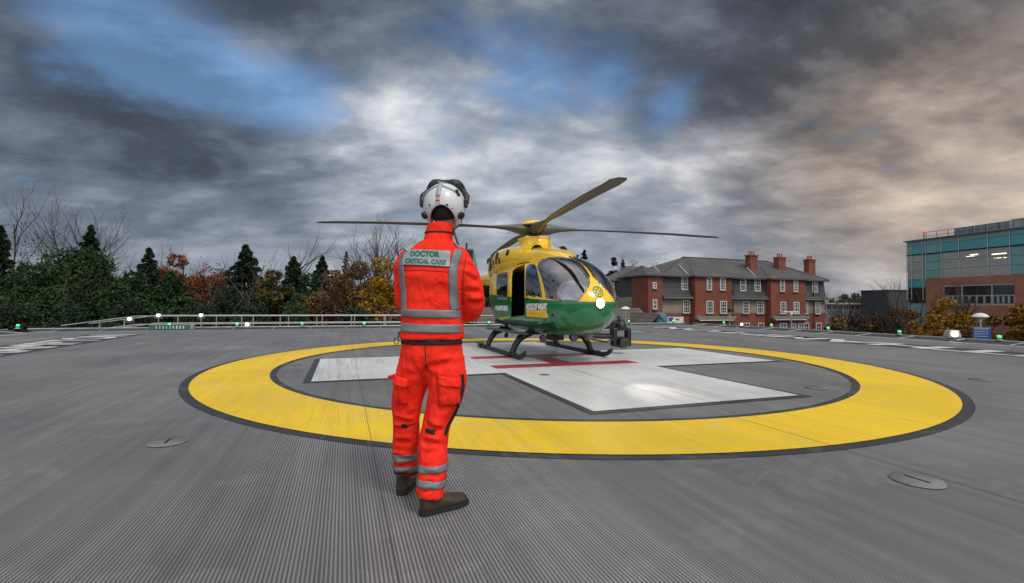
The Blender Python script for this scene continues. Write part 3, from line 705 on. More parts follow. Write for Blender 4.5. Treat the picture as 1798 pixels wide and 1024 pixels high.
# ------------------------------------------------------------------ the doctor
def cloth_mat(name, col, wr=.5, fold=1.0):
    M_ = bpy.data.materials.new(name); M_.use_nodes = True; N = NT(M_.node_tree); b = N.n['Principled BSDF']
    tc = N.new('ShaderNodeTexCoord'); o = tc.outputs['Object']
    mp = N.new('ShaderNodeMapping'); N.l.new(o, mp.inputs[0]); mp.inputs['Scale'].default_value = (1, 1, .8)
    f1 = N.noise(mp.outputs[0], 7, 3, .5, 1.4); f2 = N.noise(mp.outputs[0], 22, 3, .5, .8); f3 = N.noise(o, 900, 2, .5)
    h = N.m('ADD', N.m('ADD', N.m('MULTIPLY', f1, 1.0), N.m('MULTIPLY', f2, .28)), N.m('MULTIPLY', f3, .02))
    c = N.mix(N.rng(f1, .3, .7), tuple(x*.93 for x in col), tuple(min(1, x*1.02) for x in col))
    N.put(b.inputs['Base Color'], c); b.inputs['Roughness'].default_value = .75
    b.inputs['Specular IOR Level'].default_value = .25; b.inputs['Sheen Weight'].default_value = .0; b.inputs['Sheen Roughness'].default_value = .5
    bp = N.new('ShaderNodeBump'); bp.inputs['Strength'].default_value = wr; bp.inputs['Distance'].default_value = .03*fold
    N.put(bp.inputs['Height'], h); N.l.new(bp.outputs[0], b.inputs['Normal'])
    return M_
M_or_j = cloth_mat('hi_vis_orange_cloth', (.90, .026, .010), .85)
M_tape = mat('reflective_tape', (.19, .20, .21), .45, .15, noise=.25, nscale=14, bump=.25, bscale=45)
M_badge = mat('badge_grey', (.33, .36, .37), .4, noise=.1, nscale=20, bump=.15, bscale=30); M_bt = mat('badge_green', (.01, .17, .12), .5)
M_blkc = mat('black_cloth', (.010, .010, .011), .85, noise=.3, nscale=30); M_skin = mat('skin', (.42, .22, .15), .55, noise=.15, nscale=18)
M_boot = mat('boot_leather', (.045, .026, .016), .45, noise=.45, nscale=16, bump=.4, bscale=60); M_sole = mat('boot_sole', (.012, .012, .012), .7)
M_hair = mat('dark_hair', (.010, .007, .005), .6, noise=.5, nscale=60, bump=.6, bscale=220)
M_helm = mat('helmet_white', (.62, .64, .66), .25, coat=.5, noise=.07, nscale=5); M_hgrey = mat('helmet_tape', (.34, .35, .37), .4)
PB = Vector((-.47, 2.80, 0))
doc = empty('person', PB, 0, 'person in orange flight suit and white helmet standing on the deck with back turned', 'person')
def rings(st, n=28, e=2.0):
    """closed tube through elliptical rings: (x, y, z, a across, b deep, yaw, tilt-x, tilt-y)"""
    V = []; F = []
    for s_ in st:
        x, y, z, a, b_ = s_[:5]; yaw = s_[5] if len(s_) > 5 else 0; tx = s_[6] if len(s_) > 6 else 0; ty = s_[7] if len(s_) > 7 else 0
        M_ = Matrix.Rotation(yaw, 3, 'Z') @ Matrix.Rotation(tx, 3, 'X') @ Matrix.Rotation(ty, 3, 'Y')
        for k in range(n):
            t = 2*PI*k/n; c, s2 = math.cos(t), math.sin(t)
            V.append(M_ @ Vector((a*math.copysign(abs(c)**(2/e), c), b_*math.copysign(abs(s2)**(2/e), s2), 0))+Vector((x, y, z)))
    for i in range(len(st)-1):
        for k in range(n):
            p, q = i*n+k, i*n+(k+1) % n; F.append((p, q, q+n, p+n))
    F.append(tuple(range(n-1, -1, -1))); F.append(tuple(range(len(V)-n, len(V))))
    return V, F
def limb(pts, rad, n=20):
    m_ = MB(); P = interp_st([tuple(p)+(r,) for p, r in zip(pts, rad)], len(pts)*5)
    m_.tube([p[:3] for p in P], [max(.004, p[3]) for p in P], n); return m_
def remesh(name, mb, m_, parent, vox=.008, smooth=6, disp=None):
    o = mb.build(name, m_, parent, True)
    r = o.modifiers.new('remesh', 'REMESH'); r.mode = 'VOXEL'; r.voxel_size = vox; r.use_smooth_shade = True
    sm = o.modifiers.new('smooth', 'SMOOTH'); sm.iterations = smooth; sm.factor = .6
    for k, (amt, sc) in enumerate(disp or ()):
        t = bpy.data.textures.new(name+str(k), 'CLOUDS'); t.noise_scale = sc; t.noise_depth = 2
        d = o.modifiers.new('folds', 'DISPLACE'); d.texture = t; d.strength = amt; d.mid_level = .5; d.texture_coords = 'LOCAL'
    return o
def bake(o):
    dg = bpy.context.evaluated_depsgraph_get(); dg.update(); e = o.evaluated_get(dg)
    me = bpy.data.meshes.new_from_object(e, depsgraph=dg); o.modifiers.clear(); old = o.data; o.data = me; bpy.data.meshes.remove(old)
    me.name = o.name; me.polygons.foreach_set('use_smooth', [True]*len(me.polygons)); return o
def sculpt(o, fn):
    n = len(o.data.vertices); co = np.empty(n*3); o.data.vertices.foreach_get('co', co); co = co.reshape(-1, 3)
    nn = np.empty(n*3); o.data.vertices.foreach_get('normal', nn); nn = nn.reshape(-1, 3)
    co = fn(co, nn); o.data.vertices.foreach_set('co', co.ravel()); o.data.update()
def gq(x, s): return np.exp(-(x/s)**2)
def crease(co, nn, p0, p1, depth, width, fade=.06):        # a groove along a segment; negative depth = ridge
    p0, p1 = np.array(p0), np.array(p1); d = p1-p0; L = np.dot(d, d); t = np.clip(((co-p0)@d)/L, 0, 1)
    dist = np.linalg.norm(co-(p0+t[:, None]*d), axis=1); w = np.exp(-(dist/width)**2)*np.minimum(1, np.minimum(t, 1-t)/.25+.25)
    return co-nn*(w*depth)[:, None]
# body (skin) : torso, neck, arms, legs in one surface, face looking at the helicopter
YAW = -.18                                                  # turned a little to the right
def bodymesh():
    m_ = MB()
    m_.add(*rings([(.0, 0, .80, .12, .065), (0, 0, .95, .135, .075), (0, 0, 1.15, .13, .085), (.005, .0, 1.35, .17, .11), (.01, 0, 1.46, .15, .09), (.02, .01, 1.52, .06, .06)], 24))
    m_.add(*limb([(.02, .01, 1.48), (.035, .02, 1.56), (.06, .04, 1.64), (.075, .06, 1.70)], [.062, .056, .056, .058]).__dict__['V':'V'] if 0 else (limb([(.02, .01, 1.48), (.035, .02, 1.56), (.06, .04, 1.64), (.075, .06, 1.70)], [.062, .056, .056, .058]).V, limb([(.02, .01, 1.48), (.035, .02, 1.56), (.06, .04, 1.64), (.075, .06, 1.70)], [.062, .056, .056, .058]).F))
    for pts, rad in (([(-.118, .0, 1.43), (-.165, .02, 1.30), (-.163, .05, 1.16), (-.12, .14, 1.105), (-.035, .235, 1.12)], [.040, .036, .034, .030, .024]), ([(.130, .0, 1.43), (.215, -.01, 1.30), (.238, .01, 1.16), (.19, .12, 1.105), (.075, .24, 1.13)], [.042, .038, .036, .032, .024]),
                     ([(-.065, 0, .86), (-.125, .03, .68), (-.157, .06, .46), (-.163, .125, .24), (-.185, .165, .08)], [.075, .065, .05, .045, .032]), ([(.075, -.01, .86), (.09, -.02, .68), (.035, -.04, .46), (.03, -.10, .24), (.015, -.12, .08)], [.075, .065, .05, .045, .032])):
        l = limb(pts, rad); m_.add(l.V, l.F)
    # head
    h = rings([(.075, .055, 1.60, .045, .055), (.078, .065, 1.63, .062, .078), (.08, .07, 1.68, .072, .092), (.08, .07, 1.74, .075, .098), (.08, .065, 1.79, .068, .088), (.08, .06, 1.825, .045, .06), (.08, .06, 1.84, .015, .02)], 24)
    m_.add(*h)
    m_.add(*rings([(.08+.03, .155, 1.675, .010, .010), (.08+.03, .165, 1.69, .013, .014), (.08+.025, .158, 1.73, .008, .010)], 12))   # nose
    for sx_ in (-1, 1): m_.add(*rings([(.08+sx_*.078, .06, 1.665, .008, .014), (.08+sx_*.082, .058, 1.69, .010, .018), (.08+sx_*.078, .056, 1.715, .007, .014)], 10))  # ears
    # hands: palm, four bent fingers and a thumb, one hand holding the other
    for (cx, cy, cz, sg) in ((-.005, .245, 1.125, 1), (.045, .262, 1.14, -1)):
        m_.add(*rings([(cx-sg*.035, cy-.008, cz, .014, .028, 0, 0, PI/2*sg), (cx, cy, cz, .014, .038, 0, 0, PI/2*sg), (cx+sg*.035, cy+.006, cz, .012, .038, 0, 0, PI/2*sg)], 16))
        for f, (dz, L) in enumerate(((.030, .062), (.010, .072), (-.010, .066), (-.029, .050))):
            p0 = Vector((cx+sg*.035, cy+.008, cz+dz)); p1 = p0+Vector((sg*L*.5, .012, 0)); p2 = p1+Vector((sg*L*.3, -.012, -.004)); p3 = p2+Vector((sg*L*.12, -.018, -.004))
            l = MB().tube([p0, p1, p2, p3], [.0095, .009, .008, .006], 10); m_.add(l.V, l.F)
        l = MB().tube([(cx-sg*.02, cy+.008, cz+.034), (cx+sg*.005, cy+.022, cz+.052), (cx+sg*.03, cy+.026, cz+.056)], [.012, .011, .008], 10); m_.add(l.V, l.F)
    return m_
body_p = bake(remesh('body', bodymesh(), M_skin, doc, .005, 2))
# trousers
# left leg (image left) stands further away, right leg nearer
LL = [(-.072, .0, .86, .112, .108), (-.098, .01, .76, .110, .105), (-.128, .03, .66, .100, .098), (-.145, .05, .56, .090, .092), (-.157, .06, .47, .080, .084), (-.160, .085, .40, .078, .082), (-.163, .105, .32, .082, .085), (-.164, .125, .24, .080, .084), (-.168, .14, .17, .076, .080), (-.172, .148, .125, .070, .076)]
RL = [(.078, -.01, .86, .118, .112), (.090, -.015, .76, .117, .112), (.095, -.02, .66, .108, .104), (.072, -.03, .56, .097, .096), (.038, -.04, .47, .085, .088), (.028, -.055, .40, .082, .086), (.030, -.08, .32, .083, .086), (.034, -.10, .24, .080, .084), (.032, -.122, .17, .077, .082), (.030, -.128, .120, .076, .082), (.030, -.128, .095, .072, .080)]
m_ = MB()
for L_ in (LL, RL): m_.add(*rings(interp_st([l for l in L_], 30), 26))
m_.add(*rings([(.0, 0, .735, .09, .075), (.0, 0, .765, .13, .095), (.0, 0, .80, .165, .112), (.0, 0, .87, .182, .125), (.0, 0, .95, .170, .118), (.0, 0, 1.03, .160, .112)], 30, 2.3))
trs = bake(remesh('trousers', m_, M_or_j, doc, .008, 8))
def trfold(co, nn):
    x, y, z = co[:, 0], co[:, 1], co[:, 2]
    for a, b_, d, w in (((-.02, -.13, .80), (.16, -.12, .84), .010, .02), ((.0, -.12, .76), (.13, -.13, .72), .008, .02), ((-.17, -.10, .78), (-.04, -.12, .74), .008, .02),
                        ((-.01, -.1, .88), (-.015, -.10, .74), .022, .020),
                        ((-.06, -.12, .50), (.13, -.13, .44), .012, .016), ((-.04, -.13, .44), (.11, -.14, .46), .010, .014), ((-.05, -.14, .40), (.12, -.14, .37), .012, .018), ((-.07, -.17, .33), (.10, -.17, .36), .010, .016),
                        ((-.24, -.02, .50), (-.08, -.02, .46), .011, .016), ((-.25, -.0, .42), (-.09, .0, .45), .010, .014), ((-.26, .02, .36), (-.10, .01, .34), .010, .018),
                        ((-.09, -.2, .255), (.09, -.18, .22), .010, .014), ((-.08, -.21, .17), (.07, -.2, .20), .010, .013), ((-.27, .05, .27), (-.11, .04, .23), .010, .014), ((-.27, .06, .18), (-.12, .05, .20), .009, .013), ((-.08, -.2, .135), (.06, -.2, .155), .010, .010), ((-.27, .07, .135), (-.12, .06, .15), .010, .010)):
        co = crease(co, nn, a, b_, d*1.35, w); co = crease(co, nn, tuple(np.array(a)+(0, 0, .026)), tuple(np.array(b_)+(0, 0, .026)), -d, w)
    rng = np.random.RandomState(3)
    n = sum(np.sin(co@rng.normal(size=3)*s_+rng.rand()*6)*am for s_, am in ((28, .0022), (34, .002), (55, .0014), (60, .0012), (22, .003)))
    return co+nn*n[:, None]
sculpt(trs, trfold)
# jacket
m_ = MB()
m_.add(*rings(interp_st([(.005, 0, .955, .186, .138), (.005, 0, 1.0, .184, .136), (.0, 0, 1.10, .176, .130), (.0, 0, 1.20, .180, .132), (.005, 0, 1.30, .195, .135), (.008, .0, 1.38, .196, .130), (.010, .0, 1.44, .182, .120), (.018, .0, 1.49, .138, .103), (.028, .005, 1.525, .100, .092)], 30), 36, 2.35))
# sleeves: both bend so that the hands meet in front
for pts, rad in (([(-.118, .0, 1.455), (-.162, .01, 1.37), (-.170, .025, 1.26), (-.163, .05, 1.15), (-.12, .14, 1.105), (-.05, .225, 1.118)], [.062, .064, .060, .058, .055, .046]),
                 ([(.130, -.0, 1.455), (.190, -.01, 1.37), (.228, -.01, 1.26), (.240, .01, 1.155), (.19, .12, 1.105), (.090, .228, 1.125)], [.064, .072, .070, .068, .062, .046])):
    l = limb(pts, rad); m_.add(l.V, l.F)
m_.add(*rings([(.028, .005, 1.50, .092, .09), (.036, .012, 1.56, .083, .083), (.040, .018, 1.60, .080, .080), (.044, .024, 1.638, .078, .078)], 28))
jk = bake(remesh('jacket', m_, M_or_j, doc, .007, 7))
def jkfold(co, nn):
    for a, b_, d, w in (((-.17, -.14, 1.22), (-.04, -.15, 1.30), .007, .022), ((.19, -.13, 1.20), (.06, -.15, 1.28), .008, .022), ((-.16, -.14, 1.14), (.04, -.15, 1.17), .006, .018), ((.17, -.13, 1.14), (.03, -.15, 1.12), .007, .018),
                        ((-.09, -.15, 1.36), (.0, -.15, 1.20), .004, .02), ((.10, -.15, 1.36), (.08, -.15, 1.16), .006, .022), ((-.10, -.15, 1.035), (.15, -.15, 1.045), .007, .012),
                        ((.20, -.09, 1.33), (.31, -.06, 1.27), .010, .018), ((.20, -.09, 1.24), (.33, -.05, 1.22), .010, .018), ((.20, -.09, 1.16), (.33, -.04, 1.17), .012, .018), ((.21, -.08, 1.40), (.30, -.06, 1.34), .008, .018),
                        ((-.27, -.06, 1.27), (-.17, -.09, 1.31), .009, .018), ((-.28, -.05, 1.19), (-.17, -.09, 1.22), .010, .018), ((-.27, -.05, 1.13), (-.17, -.08, 1.15), .010, .016)):
        co = crease(co, nn, a, b_, d*1.35, w); co = crease(co, nn, tuple(np.array(a)+(0, 0, .030)), tuple(np.array(b_)+(0, 0, .030)), -d, w)
    # valley between sleeve and back
    co = crease(co, nn, (.175, -.12, 1.40), (.185, -.11, 1.06), .016, .016); co = crease(co, nn, (-.165, -.12, 1.40), (-.165, -.11, 1.08), .014, .015)
    rng = np.random.RandomState(5)
    n = sum(np.sin(co@(rng.normal(size=3)*np.array((1, 1, .7)))*s_+rng.rand()*6)*am for s_, am in ((18, .003), (26, .0026), (45, .0020), (60, .0014)))
    return co+nn*n[:, None]
sculpt(jk, jkfold)
def bvh_of(o): return BVHTree.FromPolygons([v.co[:] for v in o.data.vertices], [p.vertices[:] for p in o.data.polygons])
BJ, BT = bvh_of(jk), bvh_of(trs)
def drape_back(pts2, bv_, up=.004, y0=-.6, dirv=(0, 1, 0)):
    out = []
    for (x, z) in pts2:
        h = bv_.ray_cast(Vector((x, y0, z)), Vector(dirv))
        out.append(h[0]-Vector((0, up, 0)) if h[0] else Vector((x, -.14, z)))
    return out
def back_strip(line, w, name, m_, parent, bv_=None, n=40, up=.004, nw=5):
    """a ribbon laid on the cloth, following a centre line (x, z) seen from behind"""
    P = interp_st([tuple(p)+(0,) for p in line], n); V = []; F = []
    for i, p in enumerate(P):
        a, c = Vector(P[max(i-1, 0)][:2]), Vector(P[min(i+1, n-1)][:2]); t = (c-a).normalized(); nrm = Vector((-t.y, t.x))
        for k in range(nw+1):
            o_ = (k/nw-.5)*w; V.append((p[0]+nrm.x*o_, p[1]+nrm.y*o_))
    V = drape_back(V, bv_ or BJ, up)
    for i in range(n-1):
        for k in range(nw): a = i*(nw+1)+k; F.append((a, a+nw+1, a+nw+2, a+1))
    o = mesh_obj(name, V, F, m_, parent, True); so = o.modifiers.new('s', 'SOLIDIFY'); so.thickness = .003; so.offset = 0
    return o
def hoop(cx, cy, z0, z1, name, m_, parent, bv_, n=90, up=.004, a0=0, a1=2*PI, nz=4, rmax=.6, outside=True, slope=0., tilt=0.):
    V = []; F = []
    for i in range(n+1):
        a = a0+(a1-a0)*i/n
        for k in range(nz+1):
            z = z0+(z1-z0)*k/nz+slope*math.cos(a)+tilt*math.sin(a); d = Vector((math.cos(a), math.sin(a), 0))
            h = bv_.ray_cast(Vector((cx, cy, z)), d, rmax)
            p = h[0]+d*up if h[0] else Vector((cx, cy, z))+d*.14
            V.append(p)
    for i in range(n):
        for k in range(nz): a = i*(nz+1)+k; F.append((a, a+nz+1, a+nz+2, a+1))
    o = mesh_obj(name, V, F, m_, parent, True); so = o.modifiers.new('s', 'SOLIDIFY'); so.thickness = .003; so.offset = 0
    return o
tape = []
for z0, z1 in ((1.083, 1.128), (.998, 1.047)):
    back_strip([(-.168, (z0+z1)/2+.004), (-.06, (z0+z1)/2), (.06, (z0+z1)/2-.002), (.176, (z0+z1)/2-.004)], z1-z0, 'reflective_band', M_tape, jk, n=50)
back_strip([(.165, 1.475), (.150, 1.42), (.137, 1.35), (.137, 1.25), (.140, 1.18), (.150, 1.128)], .047, 'brace_tape', M_tape, jk)
back_strip([(-.150, 1.45), (-.168, 1.40), (-.160, 1.30), (-.150, 1.22), (-.150, 1.128)], .036, 'brace_tape', M_tape, jk)
# name panel across the shoulders
def panel(x0, x1, zt0, zt1, zb0, zb1, name, m_, up, parent):
    nx, nz = 40, 12; P = []; F = []
    for i in range(nx+1):
        for k in range(nz+1):
            u, v = i/nx, k/nz; zt = zt0+(zt1-zt0)*u; zb = zb0+(zb1-zb0)*u; P.append((x0+(x1-x0)*u, zb+(zt-zb)*v))
    V = drape_back(P, BJ, up)
    for i in range(nx):
        for k in range(nz): a = i*(nz+1)+k; F.append((a, a+nz+1, a+nz+2, a+1))
    return mesh_obj(name, V, F, m_, parent, True)
bp_ = panel(-.158, .118, 1.472, 1.462, 1.384, 1.372, 'name_panel', M_badge, .007, jk)
panel(-.158, .118, 1.3845, 1.3725, 1.380, 1.368, 'panel_edge', M_blkc, .0065, jk)
def badge_text(t, cx, cz, size, width, tilt):
    V, F = text_mesh(t, size, width, .002)
    P = drape_back([(cx+v[0], cz+v[1]+v[0]*tilt) for v in V], BJ, .010)
    mesh_obj('panel_lettering', P, F, M_bt, bp_)
badge_text('DOCTOR', -.025, 1.444, .044, .172, -.035); badge_text('CRITICAL CARE', -.022, 1.401, .036, .238, -.045)
hoop(.036, .012, 1.575, 1.583, 'collar_piping', M_blkc, jk, BJ, up=.003, rmax=.13, tilt=0)
hoop(.0, .0, .930, .956, 'waist_belt', M_blkc, trs, BT, up=.006, rmax=.3)
# cargo pockets, knee tabs, leg bands
def pocket(cx, cz, w, h, side_x, name='cargo_pocket'):
    nx, nz = 16, 16; P = []
    for i in range(nx+1):
        for k in range(nz+1): P.append((cx+(i/nx-.5)*w, cz+(k/nz-.5)*h))
    base = drape_back(P, BT, 0.0); V = []; F = []
    for q, (p, b_) in enumerate(zip(P, base)):
        u, v = (q//(nz+1))/nx*2-1, (q % (nz+1))/nz*2-1
        bulge = .034*(max(0, 1-u**4)*max(0, 1-v**4))**.5+.003*math.sin(u*7+v)*(1-v*.5)
        V.append(b_+Vector((side_x*bulge*.5, -bulge, 0)))
    for i in range(nx):
        for k in range(nz): a = i*(nz+1)+k; F.append((a, a+nz+1, a+nz+2, a+1))
    o = mesh_obj(name, V, F, M_or_j, trs, True); so = o.modifiers.new('s', 'SOLIDIFY'); so.thickness = .006
    V = []; F = []
    for i in range(nx+1):
        for k in range(6):
            u = i/nx*2-1; z = cz+h*.5+.012-k/5*.052+u*(-.012); x = cx+(i/nx-.5)*(w+.012)
            b_ = drape_back([(x, z)], BT, 0)[0]; bl = .040*max(0, 1-u**6)**.5*(.35+.65*(k/5)**.5); V.append(b_+Vector((side_x*bl*.5, -bl, 0)))
    for i in range(nx):
        for k in range(5): a = i*6+k; F.append((a, a+1, a+7, a+6))
    f_ = mesh_obj('pocket_flap', V, F, M_or_j, o, True); so = f_.modifiers.new('s', 'SOLIDIFY'); so.thickness = .005
pocket(.118, .665, .125, .155, .4); pocket(-.165, .655, .085, .160, -.3)
back_strip([(-.01, .452), (.047, .447)], .024, 'knee_tab', M_blkc, trs, BT, 10, .006)
back_strip([(-.165, .452), (-.135, .448)], .024, 'knee_tab', M_blkc, trs, BT, 8, .006)
back_strip([(.190, .76), (.192, .68), (.165, .57), (.112, .47), (.100, .42)], .014, 'side_piping', M_blkc, trs, BT, 40, .003, 2)
for (cx, cy, z0, z1, sl_) in ((.033, -.098, .232, .272, .004), (.032, -.115, .157, .195, -.004), (-.163, .125, .222, .262, .006), (-.168, .140, .150, .187, .0)):
    hoop(cx, cy, z0, z1, 'leg_band', M_tape, trs, BT, 60, .004, rmax=.14, slope=sl_)
hoop(-.170, .143, .134, .146, 'ankle_strap', M_blkc, trs, BT, 50, .004, rmax=.14)
# boots
def boot(hx, hy, yaw, name='boot'):
    M_ = Matrix.Rotation(yaw, 3, 'Z'); m_ = MB()
    st = [(0, -.038, .06, .030, .055), (0, -.02, .06, .040, .058), (0, .03, .058, .043, .056), (0, .09, .050, .044, .048), (0, .15, .042, .049, .040), (0, .20, .038, .047, .034), (0, .235, .034, .036, .028), (0, .252, .03, .015, .018)]
    V = []; F = []; n = 20
    for (x, y, z, a, h) in interp_st(st, 24):
        for k in range(n):
            t = 2*PI*k/n; V.append((x+a*math.cos(t), y, max(.012, z+h*math.sin(t))))
    for i in range(23):
        for k in range(n): p, q = i*n+k, i*n+(k+1) % n; F.append((p, p+n, q+n, q))
    F += [tuple(range(n)), tuple(range(len(V)-1, len(V)-n-1, -1))]
    m_.add(V, F); m_.add(*rings([(0, .01, .05, .042, .05), (0, .005, .10, .043, .050), (0, .0, .13, .042, .046), (0, 0, .15, .041, .046)], 20))
    m_.V = [tuple(M_ @ Vector(v)+Vector((hx, hy, 0))) for v in m_.V]
    o = bake(remesh(name, m_, M_boot, doc, .006, 3))
    sp_ = [(-.036, -.03), (-.020, -.050), (.020, -.050), (.036, -.03), (.040, .05), (.046, .11), (.053, .17), (.047, .225), (.025, .258), (0, .266), (-.025, .258), (-.047, .225), (-.053, .17), (-.046, .11), (-.040, .05)]
    s_ = MB().prism([tuple((M_ @ Vector((x, y, 0)))[:2]) for x, y in smooth_poly(sp_, 2)], .004, .026)
    s_.V = [(v[0]+hx, v[1]+hy, v[2]) for v in s_.V]; s_.build('boot_sole', M_sole, o)
boot(-.190, .150, -.15); boot(.012, -.142, -.90)
# helmet
hm_c = Vector((.060, .050, 1.745))
def helmet():
    V = []; F = []; n = 64; rows = 34
    for i in range(rows+1):
        for k in range(n):
            az = 2*PI*k/n                                   # 0 = right side, 90 = front
            front = math.sin(az)
            # how far down the shell comes: low over the ears, cut away at the nape and the face
            side = abs(math.cos(az))
            low = -.13-.90*side**1.9 if front < 0 else (.10-1.14*side**2.2)
            el = PI/2-(PI/2-low)*i/rows*1.0
            r = Vector((math.cos(az)*math.cos(el)*.128, math.sin(az)*math.cos(el)*.146, math.sin(el)*.140))
            V.append(hm_c+r)
    for i in range(rows):
        for k in range(n): a, b_ = i*n+k, i*n+(k+1) % n; F.append((a, a+n, b_+n, b_))
    o = mesh_obj('helmet', V, F, M_helm, doc, True)
    so = o.modifiers.new('s', 'SOLIDIFY'); so.thickness = .012; so.offset = -1
    return o
hel = helmet()
hel.rotation_euler = (0, 0, 0)
def hpt(az, el, up=.002): return hm_c+Vector((math.cos(R(az))*math.cos(R(el))*(.128+up), math.sin(R(az))*math.cos(R(el))*(.146+up), math.sin(R(el))*(.140+up)))
def hpatch(az0, az1, el0, el1, name, m_, up=.0025, nx=10, ny=10):
    V = [hpt(az0+(az1-az0)*i/nx, el0+(el1-el0)*j/ny, up) for i in range(nx+1) for j in range(ny+1)]
    F = [(i*(ny+1)+j, (i+1)*(ny+1)+j, (i+1)*(ny+1)+j+1, i*(ny+1)+j+1) for i in range(nx) for j in range(ny)]
    o = mesh_obj(name, V, F, m_, hel, True); so = o.modifiers.new('s', 'SOLIDIFY'); so.thickness = .0015; so.offset = 0
# tape cross: two wide bands over the crown and one down the back
def hband(p, w, name, m_):
    V = []; F = []; n = len(p)
    for i, (az, el) in enumerate(p):
        c = hpt(az, el, .0025); a_, b_ = hpt(*p[max(0, i-1)]), hpt(*p[min(n-1, i+1)]); t = (b_-a_).normalized(); nn = (c-hm_c).normalized(); s_ = t.cross(nn).normalized()
        V += [c-s_*w/2, c+s_*w/2]
    F = [(2*i, 2*i+1, 2*i+3, 2*i+2) for i in range(n-1)]
    o = mesh_obj(name, V, F, m_, hel, True); so = o.modifiers.new('s', 'SOLIDIFY'); so.thickness = .002; so.offset = .5
hband([(262, e) for e in range(14, 82, 4)], .026, 'helmet_tape', M_hgrey)
hband([(a, 50-abs(a-262)*.38) for a in range(195, 332, 5)], .017, 'helmet_tape', M_hgrey)
hpatch(257, 267, 1, 4.5, 'helmet_sticker', mat('sticker_red', (.6, .02, .01), .4)); hpatch(257, 267, 5, 8.5, 'helmet_sticker', mat('sticker_yellow', (.75, .5, .02), .4))
hpatch(257, 267, 9, 12, 'helmet_sticker', mat('sticker_blue', (.12, .25, .45), .4))
for az, el, r in ((286, -7, .006), (238, -6, .005), (258, -4, .003), (266, -4, .003), (300, -14, .003)):
    c = hpt(az, el, .001); MB().lathe([(r, -.003), (r, .003)], c, 12, axis=c-hm_c).build('helmet_screw', M_hblk, hel)
for az, sc in ((333, 1.0), (207, 1.0)):
    c = hpt(az, -26, .004); MB().lathe([(.022*sc, -.01), (.022*sc, .012), (.015, .016)], c, 22, axis=c-hm_c).build('ear_cup', M_hblk, hel, True)
c = hpt(318, 26, .004); MB().box(c, (.018, .012, .042), rz=.6, ry=-.35).build('visor_clip', M_hblk, hel, bevel=.004)
c = hpt(350, 6, .006); MB().box(c, (.02, .05, .05)).build('visor_pivot', M_hblk, hel, bevel=.008)
c = hpt(190, 6, .006); MB().box(c, (.02, .05, .05)).build('visor_pivot', M_hblk, hel, bevel=.008)
# goggles and dark visor cover pushed up over the front
m_ = MB()
for sx_ in (-1, 1):
    m_.add(*rings([(hm_c.x+sx_*.050, hm_c.y+.085, hm_c.z+.06, .055, .05), (hm_c.x+sx_*.060, hm_c.y+.075, hm_c.z+.11, .068, .055), (hm_c.x+sx_*.056, hm_c.y+.055, hm_c.z+.150, .054, .045), (hm_c.x+sx_*.050, hm_c.y+.05, hm_c.z+.176, .034, .025)], 20))
m_.add(*rings([(hm_c.x, hm_c.y+.08, hm_c.z+.04, .10, .06), (hm_c.x, hm_c.y+.07, hm_c.z+.11, .085, .05), (hm_c.x, hm_c.y+.06, hm_c.z+.165, .06, .03), (hm_c.x, hm_c.y+.06, hm_c.z+.176, .03, .02)], 24))
vc = bake(remesh('visor_cover', m_, M_hblk, hel, .006, 3, [(.006, .02)]))
l = MB()
for sx_ in (-1, 1): l.tube([hpt(90-sx_*35, 40, .018), hpt(90-sx_*62, 42, .022), hpt(90-sx_*85, 25, .018), hpt(90-sx_*96, 5, .010)], [.034, .026, .02, .013], 10)
vs = remesh('visor_strap', l, M_hblk, hel, .006, 2); bake(vs)
# hair at the nape, chin strap, cable
MB().add(*rings([(.062, .035, 1.655, .056, .070), (.062, .035, 1.675, .074, .094), (.062, .04, 1.72, .085, .108), (.062, .05, 1.78, .07, .09)], 28)).build('hair', M_hair, doc, True)
MB().tube([hpt(333, -26, .012), hpt(333, -26, .012)+Vector((.0, .0, -.05)), (.135, -.03, 1.60), (.125, -.06, 1.57)], .003, 6).build('helmet_cable', M_hblk, hel)
pts = [(.125+.035*t+.006*math.sin(t*60), -.055-.02*t+.006*math.cos(t*60), 1.60-.10*t) for t in np.linspace(0, 1, 90)]
MB().tube(pts, .0028, 5).build('coiled_cable', M_hblk, hel)
# karabiner ring at the hip, radio on the shoulder
pts = [(-.195+.014*math.cos(t), -.05, .945+.018*math.sin(t)) for t in np.linspace(0, 2*PI, 20)]
MB().tube(pts, .0028, 6).tube([(-.185, -.05, .965), (-.178, -.05, 1.0)], .004, 6).build('key_ring', M_hdk, trs)
MB().box((.205, .10, 1.44), (.05, .035, .10)).tube([(.19, .10, 1.48), (.19, .10, 1.535)], .006, 8).build('radio', M_hblk, jk, bevel=.006)

for zz_ in (1.0,):
    back_strip([(-.015, .925), (-.012, .86), (-.008, .80)], .004, 'seat_seam', M_blkc, trs, BT, 14, .001, 1)
back_strip([(-.17, 1.352), (-.06, 1.348), (.06, 1.344), (.15, 1.336)], .003, 'yoke_seam', M_blkc, jk, BJ, 30, .0005, 1)
back_strip([(.205, 1.44), (.195, 1.36), (.188, 1.26), (.184, 1.16)], .003, 'sleeve_seam', M_blkc, jk, BJ, 30, .0005, 1)
